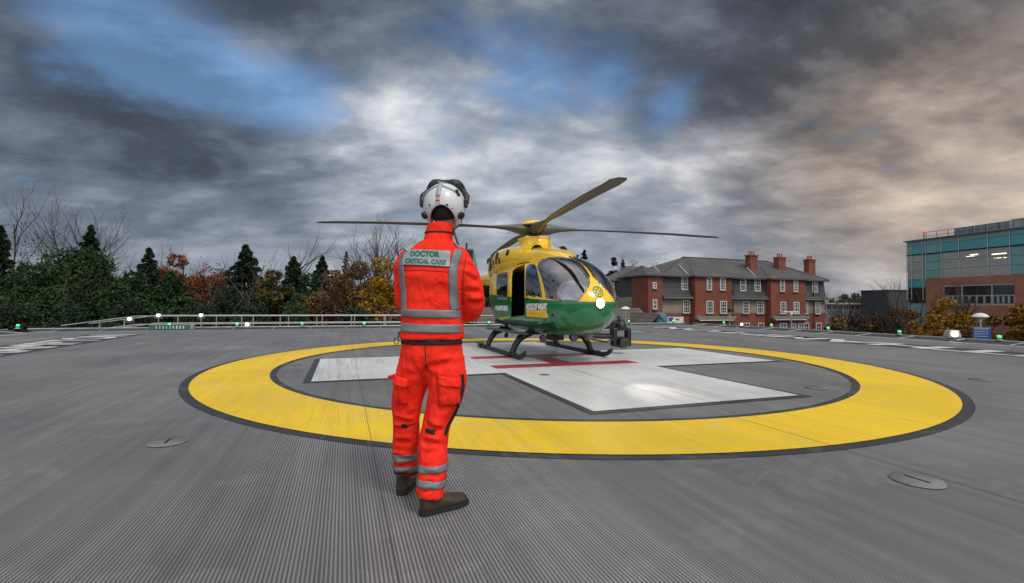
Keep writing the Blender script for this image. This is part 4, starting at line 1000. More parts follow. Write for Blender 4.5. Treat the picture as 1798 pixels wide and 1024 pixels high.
# ------------------------------------------------------------------ ground and deck surroundings
GZ = -6.0
M_ground = mat('ground_earth', (.045, .05, .028), .9, noise=.5, nscale=.15)
b = MB().add([(2500*math.cos(2*PI*k/48), 2500*math.sin(2*PI*k/48), GZ) for k in range(48)], [tuple(range(48))]); tag(b.build('ground', M_ground), kind='structure')
M_road = mat('asphalt', (.05, .05, .052), .85, noise=.3, nscale=.6)
b = MB().add([(-30, 22, GZ+.01), (70, 30, GZ+.01), (70, 52, GZ+.01), (-30, 40, GZ+.01)], [(0, 1, 2, 3)]); tag(b.build('car_park', M_road), kind='structure')
M_alu = mat('galvanised_metal', (.36, .37, .37), .45, .5, noise=.25, nscale=6); M_net = mat('net_dark', (.035, .034, .030), .8, noise=.5, nscale=2)
M_conc = mat('concrete', (.30, .29, .27), .8, noise=.3, nscale=3); M_green_glow = mat('green_lamp', (.02, .5, .1), .3, emit=(.02, 1, .16), estr=2.6)
M_warm_glow = mat('flood_lamp_lit', (1, .95, .8), .3, emit=(1, .90, .72), estr=3.5); M_hous = mat('lamp_housing', (.38, .39, .38), .4, .3, noise=.2)
# supporting steel under the deck
b = MB().prism([(DX0+1.2, DY0+1.2), (DX1-1.2, DY0+1.2), (DX1-1.2, DY1-1.2), (DX0+1.2, DY1-1.2)], -1.2, -.36)
for x in (-11, 0, 11):
    for y in (-11, 0, 11): b.prism([(x-.3, y-.3), (x+.3, y-.3), (x+.3, y+.3), (x-.3, y+.3)], GZ, -1.21)
o = b.build('deck_frame', M_alu); o.location = PADC; o.rotation_euler = (0, 0, PTH); tag(o, kind='structure')
# perimeter safety nets on three sides
def net_side(p0, p1, out, label):
    e = empty('safety_net', (PADC.x, PADC.y, 0), PTH, label, 'safety net', 'safety nets round the deck')
    p0, p1, out = Vector(p0), Vector(p1), Vector(out); d = (p1-p0); L = d.length; d.normalize(); up = Vector((0, 0, 1))
    def P(s_, o_, z): return p0+d*s_+out*o_+up*z
    MB().add([P(.1, .06, -.10), P(L-.1, .06, -.10), P(L+.9, 1.28, .02), P(-.9, 1.28, .02), P(.1, .06, -.13), P(L-.1, .06, -.13), P(L+.9, 1.28, -.01), P(-.9, 1.28, -.01)], [(0, 1, 2, 3), (7, 6, 5, 4), (0, 3, 7, 4), (1, 5, 6, 2), (3, 2, 6, 7), (0, 4, 5, 1)]).build('net', M_net, e)
    MB().tube([P(-.9, 1.31, .04), P(L+.9, 1.31, .04)], .030, 8).build('outer_rail', M_alu, e, True)
    MB().tube([P(0, .03, -.04), P(L, .03, -.04)], .035, 8).build('gutter', M_alu, e, True)
    n = int(L/1.52)
    for k in range(n+1): MB().tube([P(.2+(L-.4)*k/n, .05, -.06), P(.2+(L-.4)*k/n, 1.30, .035)], .020, 6).build('bracket', M_alu, e)
net_side((DX0, DY1, 0), (DX1, DY1, 0), (0, 1, 0), 'dark safety net with grey outer rail along the far edge of the deck')
net_side((DX1, DY1, 0), (DX1, DY0, 0), (1, 0, 0), 'dark safety net with grey outer rail along the right hand edge of the deck')
net_side((DX0, DY0, 0), (DX0, DY1, 0), (-1, 0, 0), 'dark safety net with grey outer rail along the left hand edge of the deck')
# green edge lights
GL = [((-16.3, 15.4), 'green edge light at the left corner of the deck below the conifers'), ((-11.2, 15.4), 'green edge light standing just in front of the green cabinet'), ((-8.6, 15.4), 'green edge light left of the white ball floodlight'), ((-5.9, 15.4), 'green edge light below the bare tree and the handrail'), ((-3.1, 15.4), 'green edge light left of the standing person'),
      ((3.3, 15.4), 'green edge light seen under the tail of the helicopter'), ((12.0, 15.4), 'green edge light just right of the helicopter searchlight'), ((15.2, 15.4), 'green edge light in front of the blue and white notice board'), ((16.4, 12.5), 'green edge light in front of the first brick bay'), ((16.4, 9.3), 'green edge light in front of the second brick bay'),
      ((16.4, 6.3), 'green edge light at the right end of the red brick building'), ((16.4, 3.4), 'green edge light in front of the brown and orange bushes'), ((16.4, .4), 'green edge light right of the large lit floodlight')]
pl0 = empty('perimeter_light', (0, 0, 0))
MB().lathe([(.10, 0), (.10, .03), (.055, .04), (.055, .09), (.075, .10), (.075, .12)], (0, 0, 0), 16).build('lamp_base', M_hous, pl0, True)
MB().lathe([(.05, .12), (.052, .15), (.035, .175), (.012, .18)], (0, 0, 0), 16).build('lamp_dome', M_green_glow, pl0, True)
for i, ((x, y), lb) in enumerate(GL):
    o = pl0 if i == 0 else copy_tree(pl0); o.location = pad(x, y, .05); tag(o, lb, 'edge light', 'green lights round the deck edge')
# floodlights
def flood(loc, yaw, sc, label, lit=True):
    e = empty('floodlight', loc, yaw, label, 'floodlight', 'floodlights round the deck'); e.scale = (sc, sc, sc)
    MB().box((0, 0, .20), (.34, .30, .22), taper=.75).box((0, .16, .20), (.24, .06, .14)).build('lamp_body', M_hous, e, bevel=.03)
    MB().lathe([(.085, 0), (.085, .012)], (-.02, -.150, .20), 16, axis=(0, -1, 0)).build('lens', M_warm_glow if lit else M_hous, e)
    MB().tube([(-.2, 0, .20), (-.2, 0, .02), (.2, 0, .02), (.2, 0, .20)], .014, 6).box((0, 0, .01), (.2, .2, .02)).build('bracket', M_alu, e)
    return e
def face(p): return math.atan2(p.y, p.x)-PI/2
p = pad(15.75, 1.35, .0); flood(p, face(p)+.5, 1.15, 'large lit floodlight beside the blue sign on the right of the deck')
p = pad(15.9, 10.7, .02); flood(p, face(p), .7, 'small lit floodlight in front of the brick building windows')
p = pad(-8.1, 14.9, .02); flood(p, face(p), .8, 'lit ball shaped floodlight on the far deck edge below the trees')
p = pad(-12.9, 16.2, .25); flood(p, face(p), .75, 'lit floodlight on the sloping handrail, leftmost of the three')
p = pad(-11.9, 16.4, .40); flood(p, face(p), .75, 'lit floodlight at the bend of the handrail, middle of the three')
p = pad(-10.3, 16.6, .40); flood(p, face(p), .75, 'lit floodlight behind the green cabinet, rightmost of the three')
# low green cabinet with white marks
e = empty('equipment_cabinet', pad(-10.9, 14.55, 0), PTH, 'low green cabinet with white marks at the far left deck edge', 'cabinet')
MB().box((0, 0, .10), (1.45, .35, .20)).build('cabinet_body', mat('cabinet_green', (.04, .13, .09), .5, noise=.3, nscale=6), e, bevel=.01)
MB().box((.79, .02, .11), (.12, .3, .22)).build('end_post', M_conc, e)
M_whp = mat('white_paint', (.62, .62, .6), .6, noise=.15, nscale=4)
random.seed(4)
b = MB()
for k in range(9): b.box((-.45+.12*k, -.178, .10), (.02+.03*random.random(), .006, .12))
tag(b.build('lettering', M_whp, e), kind=None)
# handrail of the walkway beyond the far edge
def rail_run(pts, label, post_gap=1.6, h=.95, drop=1.6):
    e = empty('handrail', (0, 0, 0), 0, label, 'handrail', 'handrails beyond the deck')
    P = [Vector(p) for p in pts]
    for off in (0, -.38): MB().tube([p+Vector((0, 0, off)) for p in P], .023, 8).build('rail', M_alu, e, True)
    for a, c in zip(P, P[1:]):
        n = max(1, int((c-a).length/post_gap))
        for k in range(n): q = a+(c-a)*(k+.5)/n; MB().tube([q, q-Vector((0, 0, h))], .025, 6).build('post', M_alu, e)
    return e
rail_run([pad(-15.6, 16.9, .10), pad(-13.0, 17.2, .50), pad(-4.5, 17.3, .50), pad(5.5, 17.3, .47)], 'long grey tubular handrail beyond the far edge of the deck')
rail_run([pad(-15.2, 18.3, .12), pad(-12.6, 18.6, .50), pad(-1.0, 18.6, .50)], 'second grey handrail behind the first on the far walkway')
b = MB().prism([(-13.6, 15.6), (6, 15.6), (6, 18.7), (-13.6, 18.7)], -.9, -.75); o = b.build('walkway', M_conc); o.location = PADC; o.rotation_euler = (0, 0, PTH); tag(o, kind='structure')
# flush tie-down covers in the deck
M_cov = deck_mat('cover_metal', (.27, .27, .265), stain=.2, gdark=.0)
M_slot = mat('slot_dark', (.006, .006, .006), .9)
TD = [((-5.42, -4.41), .14, 'round flush cover with dark slot left of the person'), ((-.45, -6.97), .15, 'round flush cover with dark slot near the front right of the deck'), ((2.25, -4.15), .14, 'round flush cover inside the yellow ring on the right'),
      ((-4.93, .67), .12, 'round flush cover inside the yellow ring on the left'), ((5.5, -4.4), .14, 'round flush cover right of the yellow ring'), ((-.95, -1.9), .09, 'small flush cover on the white cross before the helicopter')]
td0 = None
for i, ((x, y), r_, lb) in enumerate(TD):
    if td0 is None:
        td0 = empty('deck_cover', (0, 0, 0)); MB().lathe([(1.0, .0), (.97, .012), (.05, .016)], (0, 0, 0), 36).build('cover_plate', M_cov, td0, True); MB().box((0, 0, .0165), (.15, 1.0, .003)).build('slot', M_slot, td0)
        for c in children(td0): c.scale = (1, 1, .6)
        o = td0
    else: o = copy_tree(td0)
    o.location = pad(x, y, .006); o.rotation_euler = (0, 0, PTH); o.scale = (r_, r_, 1); tag(o, lb, 'deck cover', 'flush covers in the deck')
# ------------------------------------------------------------------ buildings
def wall_mat(name, c1, c2, bw=.22, bh=.075, mortar=(.30, .27, .23), ms=.012, rough=.85, bump=.3, dirt=.35):
    M_ = bpy.data.materials.new(name); M_.use_nodes = True; N = NT(M_.node_tree); b_ = N.n['Principled BSDF']
    tc = N.new('ShaderNodeTexCoord'); sp = N.new('ShaderNodeSeparateXYZ'); N.l.new(tc.outputs['Object'], sp.inputs[0])
    cm = N.new('ShaderNodeCombineXYZ'); N.put(cm.inputs[0], N.m('ADD', sp.outputs[0], sp.outputs[1])); N.put(cm.inputs[1], sp.outputs[2])
    br = N.new('ShaderNodeTexBrick'); N.l.new(cm.outputs[0], br.inputs[0]); br.inputs['Scale'].default_value = 1
    br.inputs['Brick Width'].default_value = bw; br.inputs['Row Height'].default_value = bh; br.inputs['Mortar Size'].default_value = ms
    for k, c in (('Color1', c1), ('Color2', c2), ('Mortar', mortar)): br.inputs[k].default_value = tuple(c)+(1,)
    f = N.noise(tc.outputs['Object'], .45, 6, .65); c = N.mix(1.0, br.outputs[0], N.rng(f, .3, .7, 1-dirt, 1.1), 'MULTIPLY')
    N.put(b_.inputs['Base Color'], c); b_.inputs['Roughness'].default_value = rough
    bp = N.new('ShaderNodeBump'); bp.inputs['Strength'].default_value = bump; bp.inputs['Distance'].default_value = .02; N.put(bp.inputs['Height'], br.outputs['Fac']); bp.invert = True; N.l.new(bp.outputs[0], b_.inputs['Normal'])
    return M_
M_brick = wall_mat('red_brick', (.27, .056, .028), (.18, .040, .022), mortar=(.17, .085, .06))
M_brick2 = wall_mat('orange_brick', (.36, .13, .075), (.30, .10, .06), mortar=(.30, .18, .12))
M_slate = wall_mat('roof_slate', (.115, .112, .108), (.085, .083, .082), .30, .22, (.03, .03, .03), .02, .6, .8, .45)
M_tile = wall_mat('hung_slate', (.085, .088, .094), (.065, .068, .074), .28, .16, (.02, .02, .022), .02, .6, .8, .35)
M_shin = wall_mat('brown_shingle', (.15, .125, .10), (.12, .10, .085), .4, .3, (.06, .05, .045), .03, .85, .8, .35)
M_rend = mat('beige_render', (.24, .21, .165), .9, noise=.25, nscale=.8); M_wfr = mat('white_window_frame', (.66, .66, .64), .45, noise=.08)
M_pane = mat('window_pane', (.035, .04, .045), .08, coat=.3); M_stone = mat('grey_ledge', (.20, .20, .19), .8, noise=.25, nscale=2)
M_lead = mat('lead_grey', (.34, .35, .36), .6); M_pot = mat('chimney_pot', (.34, .10, .06), .8)
class Facade:
    """vertical plane seen in the photograph: pixel -> metres along it and height"""
    def __init__(s, pa, Ya, pb, Yb):
        s.A = at(pa, 530, Ya); s.B = at(pb, 530, Yb); s.A.z = s.B.z = 0; s.d = (s.B-s.A).normalized(); s.n = Vector((s.d.y, -s.d.x, 0)); s.rz = math.atan2(s.d.y, s.d.x)
    def uz(s, px, py, back=0.):
        d = direc(px, py); n = s.n; o_ = Vector((0, 0, CAMH)); A = s.A-n*back; t = (A-o_).dot(n)/d.dot(n); P = o_+d*t
        return (P-A).dot(s.d), P.z
def window(f, px0, py0, px1, py1, root, nx=3, ny=4, y0=0., fw=.09, bar=.035, name='window', pm=None, sill=True):
    u0, z1 = f.uz(px0, py0); u1, z0 = f.uz(px1, py1); u1b, z1b = f.uz(px1, py0); w, h = u1-u0, z1-z0; cx, cz = (u0+u1)/2, (z0+z1)/2
    m_ = MB().box((cx, y0-.03, z1-fw/2), (w, .10, fw)).box((cx, y0-.03, z0+fw/2), (w, .10, fw)).box((u0+fw/2, y0-.03, cz), (fw, .10, h-2*fw)).box((u1-fw/2, y0-.03, cz), (fw, .10, h-2*fw))
    for k in range(1, nx): m_.box((u0+w*k/nx, y0-.035, cz), (bar, .05, h-2*fw))
    for k in range(1, ny): m_.box((cx, y0-.036, z0+h*k/ny), (w-2*fw, .045, bar if k != ny//2 else bar*1.8))
    o = m_.build(name, M_wfr, root)
    MB().box((cx, y0-.008, cz), (w-fw, .03, h-fw)).build('pane', pm or M_pane, o)
    if sill: MB().box((cx, y0-.08, z0-.05), (w+.16, .2, .07)).build('sill', M_stone, o)
    return o
# red brick hospital block
F1 = Facade(1136, 55, 1449, 65)
bb = empty('brick_building', F1.A, F1.rz, 'long red brick building with slate roof, white sash windows and three chimneys', 'building')
bb.location.z = 0
def U1(px, py=500): return F1.uz(px, py)[0]
zE = F1.uz(1240, 486)[1]; zL = F1.uz(1240, 522.5)[1]; zB = F1.uz(1240, 550)[1]
L1 = U1(1449); DEP = 11.0
# core walls: lower brick storey, rendered band, upper parts
segs = [('b', 1136, 1161), ('m', 1161, 1213), ('B', 1213, 1277), ('m', 1277, 1345), ('B', 1345, 1404), ('m', 1404, 1449)]
core = MB().box((L1/2, DEP/2+.02, (GZ+zB)/2), (L1, DEP-.04, zB-GZ)); core.build('brick_wall', M_brick, bb)
MB().box((L1/2, DEP/2+.02, (zB+zL)/2), (L1-.02, DEP-.06, zL-zB-.004)).build('rendered_wall', M_rend, bb)
MB().box((L1/2, DEP/2+.25, (zL+zE)/2), (L1-.4, DEP-.5, zE-zL-.004)).build('upper_core', M_tile, bb)
for kind_, a, c in segs:
    u0, u1 = U1(a), U1(c)
    if kind_ in 'bB':
        out = .75 if kind_ == 'B' else .25
        MB().box(((u0+u1)/2, 1.5-out/2+.01, (GZ+zE)/2-.01), (u1-u0, 3+out, zE-GZ-.02)).build('brick_bay', M_brick, bb)
        if kind_ == 'B':
            z_ = F1.uz(1245, 558)[1]; MB().box(((u0+u1)/2, -out-.25, z_), (u1-u0+.3, .5, .38)).build('canopy', M_stone, bb, bevel=.03)
            MB().box(((u0+u1)/2, -out-.27, z_-.26), (u1-u0-.5, .4, .12)).build('canopy_fascia', M_whp, bb)
    else:                                                   # flared slate-hung upper storey with a ledge
        V = []; prof = [(.22, zE), (.16, zE-.8), (.06, zE-1.5), (-.12, zL+.35), (-.45, zL+.05), (-.45, zL-.10), (.5, zL-.10), (.5, zE)]
        n = len(prof); V = [(u, y, z) for u in (u0+.005, u1-.005) for y, z in prof]
        m_ = MB().add(V, [tuple(range(n)), tuple(range(2*n-1, n-1, -1))]+[(i, n+i, n+(i+1) % n, (i+1) % n) for i in range(n)]); m_.build('slate_hung_wall', M_tile, bb)
        MB().box(((u0+u1)/2, -.47, zL-.10), (u1-u0-.02, .10, .12)).build('ledge_gutter', M_stone, bb)
MB().box((L1+.35, 2, zL-.05), (.8, 5, .16)).build('ledge_end', M_stone, bb)
# roofs
def hip(x0, x1, y0, y1, ze, zr, rx0, rx1, name='roof', m_=None, ry=None, ov=.35, parent=None):
    x0 -= ov; x1 += ov; y0 -= ov; y1 += ov; ym = (y0+y1)/2 if ry is None else ry
    V = [(x0, y0, ze), (x1, y0, ze), (x1, y1, ze), (x0, y1, ze), (rx0, ym, zr), (rx1, ym, zr), (x0, y0, ze-.16), (x1, y0, ze-.16), (x1, y1, ze-.16), (x0, y1, ze-.16)]
    return MB().add(V, [(0, 1, 5, 4), (1, 2, 5), (2, 3, 4, 5), (3, 0, 4), (6, 7, 1, 0), (7, 8, 2, 1), (8, 9, 3, 2), (9, 6, 0, 3), (9, 8, 7, 6)]).build(name, m_ or M_slate, parent or bb)
def ridge_z(px, py, back): return F1.uz(px, py, back)
uR0, zR = ridge_z(1199, 452, DEP/2); uR1, zR1 = ridge_z(1345, 457.5, DEP/2)
rf = hip(U1(1161), L1, 0, DEP, zE, zR, uR0, uR1)
uu, zz = ridge_z(1222, 466, 1.2); hip(U1(1213), U1(1277), -.75, 6.5, zE+.02, zz+.15, (U1(1213)+U1(1277))/2-.6, (U1(1213)+U1(1277))/2+.6, ry=2.6)
hip(U1(1345), U1(1404), -.75, 6.5, zE+.02, zz+.3, (U1(1345)+U1(1404))/2-.6, (U1(1345)+U1(1404))/2+.6, ry=2.8)
hip(U1(1136), U1(1161), -.25, 5, zE+.02, zE+1.3, (U1(1136)+U1(1161))/2-.1, (U1(1136)+U1(1161))/2+.1)
# lead hips and flashings
for a, c in (((U1(1161)-.35, -.35, zE+.03), (uR0, DEP/2, zR+.04)), ((uR0, DEP/2, zR+.04), (uR1, DEP/2, zR+.04)), ((uR1, DEP/2, zR+.04), (L1+.35, -.35, zE+.03))): MB().tube([a, c], .09, 6).build('ridge_tile', M_slate, rf)
for a, c in ((1209, 1214), (1328, 1336), (1161, 1165)):
    p, q = F1.uz(a, 484)[0], F1.uz(c, 466)[0]; MB().tube([(p, .05, zE+.12), (q, 2.2, zE+1.55)], .07, 6).build('lead_flashing', M_lead, rf)
for px0, px1, pt, pb, back in ((1311, 1328, 449.5, 482, 2.5), (1361, 1377, 453, 483, 3.0), (1414, 1429, 457, 487, 3.0)):
    u0, z1 = F1.uz(px0, pt, back); u1, z0 = F1.uz(px1, pb, back); cx = (u0+u1)/2; w = (u1-u0)*.78
    ch = MB().box((cx, back, (z0+z1)/2-.4), (w, .8, z1-z0+.8)).box((cx, back, z1+.06), (w+.2, 1.0, .13)).box((cx, back, z1-.25), (w+.1, .9, .10)).build('chimney', M_brick, rf)
    for k in range(3): MB().lathe([(.13, 0), (.15, .05), (.11, .1), (.10, .42), (.14, .46), (.12, .5)], (cx-w*.3+w*.3*k, back, z1+.12), 10).build('chimney_pot', M_pot, ch, True)
for px0, py0, px1, py1, y0 in ((1143.5, 496, 1150, 507, -.25), (1143.5, 526, 1151, 543, -.25)): window(F1, px0, py0, px1, py1, bb, 2, 2, y0)
for px0, px1, y0 in ((1197, 1208.5, .1), (1232.5, 1241.5, -.75), (1256, 1265, -.75), (1277.5, 1283.5, .1), (1300, 1310.5, .1), (1325.5, 1336, .1), (1360.5, 1368.5, -.75), (1384, 1391.5, -.75), (1405, 1413.5, .1), (1426.5, 1436, .1)):
    t = (px0-1197)/240; window(F1, px0, 487.5+6*t, px1, 509+5*t, bb, 3, 4, y0)
for px0, px1, y0 in ((1199, 1211, 0), (1232, 1244, -.75), (1256, 1267.5, -.75), (1277.5, 1287, 0), (1303.5, 1315, 0), (1328.5, 1340, 0), (1361, 1371, -.75), (1384, 1394, -.75), (1408.5, 1418, 0), (1431, 1439.5, 0)):
    t = (px0-1199)/240; window(F1, px0, 528+3*t, px1, 550+1.5*t, bb, 3, 4, y0)
M_blue_p = mat('pane_blue', (.06, .16, .30), .1, coat=.3)
for px0, px1, y0, m2 in ((1304, 1316, 0, None), (1331, 1341, 0, None), (1360, 1372, -.75, M_blue_p), (1380, 1388, -.75, M_blue_p), (1392, 1403, -.75, M_blue_p), (1410, 1420, 0, None), (1432, 1442, 0, None)): window(F1, px0, 567, px1, 590, bb, 2, 3, y0, pm=m2)
for px in (1213, 1284, 1345, 1425): MB().tube([(U1(px)+.15, -.15, GZ), (U1(px)+.15, -.15, zE)], .05, 6).build('drainpipe', M_hblk, bb)
# far left wing with its own hipped roof
F2 = Facade(1060, 62, 1136, 60)
wing = empty('slate_hung_building', F2.A, F2.rz, 'dark slate hung building with hipped roof between the helicopter and the brick block', 'building')
w0, zE2 = F2.uz(1060, 492); w1, _ = F2.uz(1135, 492); zl2 = F2.uz(1100, 521)[1]
MB().box(((w0+w1)/2, 5, (GZ+zl2)/2), (w1-w0, 10, zl2-GZ)).build('rendered_wall', M_rend, wing); MB().box(((w0+w1)/2, 5.1, (zl2+zE2)/2), (w1-w0-.2, 9.8, zE2-zl2-.01)).build('slate_hung_wall', M_tile, wing)
MB().box(((w0+w1)/2, -.1, zl2), (w1-w0+.2, .5, .16)).build('ledge', M_stone, wing)
pk, zpk = F2.uz(1107, 467, 5); hip(w0, w1, 0, 10, zE2, zpk, pk-.4, pk+.6, parent=wing)
for a in ((1087.5, 493, 1094.5, 511), (1072, 494, 1079, 511), (1128, 529, 1134, 540)): window(F2, *a, wing, 2, 3)
# low shingled building right behind the deck
F3 = Facade(838, 42, 1160, 44)
low = empty('low_building', F3.A, F3.rz, 'low building with brown shingled pitched roof right behind the helicopter', 'building')
l0, l1 = F3.uz(838, 575)[0], F3.uz(1152, 575)[0]; zr3 = F3.uz(1100, 541, 4)[1]; ze3 = F3.uz(1100, 577)[1]
MB().box(((l0+l1)/2, 4, (GZ+ze3)/2), (l1-l0-.8, 7.2, ze3-GZ-.01)).build('wall', M_brick, low)
V = [(l0, -.5, ze3), (l1, -.5, ze3), (l1, 8.5, ze3), (l0, 8.5, ze3), (l0, 4, zr3), (l1, 4, zr3)]
MB().add([v for v in V]+[(v[0], v[1], v[2]-.2) for v in V[:4]], [(0, 1, 5, 4), (2, 3, 4, 5), (1, 2, 5), (3, 0, 4), (6, 7, 1, 0), (7, 8, 2, 1), (8, 9, 3, 2), (9, 6, 0, 3), (9, 8, 7, 6)]).build('roof', M_shin, low)
g0 = F3.uz(1098, 575)[0]; g1 = F3.uz(1158, 575)[0]; gm = (g0+g1)/2; zg = F3.uz(1128, 549)[1]
V = [(g0, -3.5, ze3-.3), (gm, -3.5, zg), (g1, -3.5, ze3-.3), (g0, 3, ze3-.3), (gm, 3, zg), (g1, 3, ze3-.3)]
MB().add(V+[(a, c, z-.18) for a, c, z in V], [(0, 1, 4, 3), (1, 2, 5, 4), (6, 9, 10, 7), (7, 10, 11, 8), (0, 6, 7, 1), (1, 7, 8, 2), (3, 4, 10, 9), (4, 5, 11, 10), (0, 3, 9, 6), (2, 8, 11, 5)]).build('porch_roof', M_shin, low)
MB().box((gm, 0, (GZ+ze3)/2-.3), (g1-g0-1.0, 5.8, ze3-GZ-.3)).build('porch_wall', mat('dark_brick', (.07, .035, .028), .9, noise=.3, nscale=1), low)
# blue gas cylinder unit and the notice board
c_ = at(1159, 560, 41); e = empty('gas_tank', (c_.x, c_.y, GZ), 0, 'tall blue tank beside the end of the low shingled building', 'tank')
zt = at(1159, 549, 41).z; MB().lathe([(.55, 0), (.6, .1), (.6, zt-GZ-.5), (.5, zt-GZ-.15), (.2, zt-GZ)], (0, 0, 0), 20).build('tank_shell', mat('tank_blue', (.05, .17, .26), .5, noise=.3), e, True)
MB().tube([(.62, 0, .2), (.62, 0, zt-GZ-.6), (.2, 0, zt-GZ-.1)], .05, 6).build('pipe', M_alu, e)
e = empty('notice_board', at(1186, 563, 37), .1, 'white and blue notice board in front of the brick building', 'sign'); e.location.z = 0
z0, z1 = at(1186, 572, 37).z, at(1186, 556.5, 37).z; w = 29/FPX*37
MB().box((0, 0, (z0+z1)/2), (w, .06, z1-z0)).build('board', M_whp, e); M_sb = mat('sign_blue', (.02, .07, .28), .5)
MB().box((-w*.30, -.035, (z0+z1)/2+.15), (w*.30, .012, .30)).build('blue_panel', M_sb, e); MB().box((w*.12, -.035, z1-.2), (w*.22, .012, .12)).build('red_mark', mat('sign_red', (.35, .05, .04), .5), e)
for sx_ in (-.4, .4): MB().tube([(sx_*w, .05, GZ), (sx_*w, .05, z1)], .05, 6).build('post', M_alu, e)
# teal glass and brick building on the right
M_teal = mat('teal_panel', (.06, .30, .33), .16, noise=.25, nscale=.5, coat=.3); M_teal2 = mat('grey_teal_panel', (.15, .30, .30), .22, noise=.2, nscale=.5, coat=.2); M_mull = mat('mullion_grey', (.36, .39, .40), .4, .3)
M_winL = mat('office_window', (.11, .13, .14), .07, coat=.5, emit=(.16, .14, .11), estr=.35); M_lit = mat('ceiling_light', (1, .9, .7), .4, emit=(1, .78, .48), estr=1.6); M_winD = mat('dark_window', (.02, .02, .018), .07, coat=.4)
F4 = Facade(1594, 52, 1830, 41)
gb = empty('glass_building', F4.A, F4.rz, 'modern building with teal glass upper floors over orange brick on the right', 'building')
def yl(px, ya, yb): return ya+(yb-ya)*(px-1594)/204      # a line that runs along the front
TOP, R1, BLK, W0, W1, BR = (425, 402.5), (433, 413), (447.5, 434.5), (450, 437), (488.5, 482), (489, 482.5)
def zz4(px, ln): return F4.uz(px, yl(px, *ln))[1]
def U4(px): return F4.uz(px, 500)[0]
zt4 = zz4(1620, TOP); z1_ = zz4(1620, R1); zb4 = zz4(1620, BLK); zw1 = zz4(1660, W1)
Lg = U4(1830)
MB().box((Lg/2, 6.03, (GZ+zt4)/2-.03), (Lg, 12, zt4-GZ-.06)).build('core', M_teal2, gb)
MB().box((Lg/2, 5.9, zt4+.05), (Lg+.3, 12.4, .12)).build('roof_edge', mat('roof_edge', (.12, .13, .13), .5), gb)
# corner strip is glass right down, brick from 1627 on
zbt = F4.uz(1700, 486)[1]
wl0, wl1 = U4(1658), U4(1783); zq1 = F4.uz(1700, 500.5)[1]; zq0 = F4.uz(1700, 536)[1]; ub = U4(1627)
MB().box(((ub+wl0)/2, -.03, (GZ+zbt)/2), (wl0-ub, .2, zbt-GZ)).box(((wl1+Lg)/2, -.03, (GZ+zbt)/2), (Lg-wl1, .2, zbt-GZ)).box(((wl0+wl1)/2, -.03, (zq1+zbt)/2), (wl1-wl0, .2, zbt-zq1)).box(((wl0+wl1)/2, -.03, (GZ+zq0)/2), (wl1-wl0, .2, zq0-GZ)).build('brick_front', M_brick2, gb)
cols = [1594, 1602, 1622, 1627, 1655, 1686, 1737, 1776, 1830]
for a, c in zip(cols, cols[1:]):
    u0, u1 = U4(a), U4(c); cx = (u0+u1)/2; w = u1-u0-.05
    MB().box((cx, -.03, (zt4+z1_)/2), (w, .06, zt4-z1_-.05)).build('fascia_panel', M_teal2, gb)
    MB().box((cx, -.03, (z1_+zb4)/2), (w, .06, z1_-zb4-.05)).build('teal_panel', M_teal2 if a in (1627, 1594) else M_teal, gb)
    MB().tube([(u0, -.12, zbt-(2.2 if a < 1627 else 0)), (u0, -.12, zt4)], .035, 4).build('mullion', M_mull, gb)
    hgt = zb4-.12-zbt
    if a in (1627, 1776):
        for k in range(3): MB().box((cx, -.03, zbt+hgt*(k+.5)/3), (w, .06, hgt/3-.05)).build('teal_panel', M_teal2, gb)
    elif a != 1622:
        o = MB().box((cx, -.02, zbt+hgt*.86), (w, .04, hgt*.28)).box((cx, -.02, zbt+hgt*.18), (w, .04, hgt*.36)).box((cx, -.02, zbt+hgt*.53), (w, .035, hgt*.30)).build('window_glass', M_winL, gb)
        fr = MB(); zc, hh = zbt+hgt*.53, hgt*.32
        for s_ in (-1, 1): fr.box((cx, -.07, zc+s_*hh*.42), (w, .05, hh*.16))
        n = 3 if w > 1 else 2
        for k in range(n+1): fr.box((cx-w/2+.06+(w-.12)*k/n, -.068, zc), (.10 if k % 2 == 0 else .07, .05, hh*.7))
        fr.box((cx, -.07, zbt+.03), (w, .06, .05)); fr.build('window_frame', M_mull, o)
MB().box((Lg/2, -.09, zb4-.06), (Lg, .10, .09)).build('dark_band', M_hblk, gb)
for a, c, y in ((1704, 1718, 446), (1742, 1768, 445), (1746, 1768, 451.5), (1697, 1712, 449)):
    u0, z_ = F4.uz(a, y); u1, _ = F4.uz(c, y); MB().box(((u0+u1)/2, -.045, z_-.1), (u1-u0, .012, .10 if a != 1697 else .05)).build('ceiling_light', M_lit, gb)
for a, c in ((1658, 1690), (1690, 1743), (1743, 1783)):
    u0, u1 = U4(a), U4(c); cx = (u0+u1)/2; w = u1-u0-.06; H = zq1-zq0
    o = MB().box((cx, -.00, (zq0+zq1)/2), (w, .04, H)).build('window_glass', M_winD, gb)
    fr = MB().box((cx, -.06, zq1-.05), (w, .10, .12)).box((cx, -.06, zq0+H*.46), (w, .10, .10)).box((cx, -.06, zq0+.08), (w, .10, .16))
    n = 2 if w > 1.4 else 1
    for k in range(n*2+1): fr.box((cx-w/2+w*k/(n*2), -.06, zq0+H*.27), (.14, .09, H*.32))
    fr.box((u0, -.06, (zq0+zq1)/2), (.09, .11, H)); fr.build('window_frame', M_mull, o)
u0, u1 = U4(1596), U4(1626)
MB().box(((u0+u1)/2, -.03, zbt-.45), (u1-u0, .06, .8)).build('teal_panel', M_teal, gb); MB().box(((u0+u1)/2, -.03, zbt-1.75), (u1-u0, .06, 1.6)).build('window_glass', M_winD, gb)
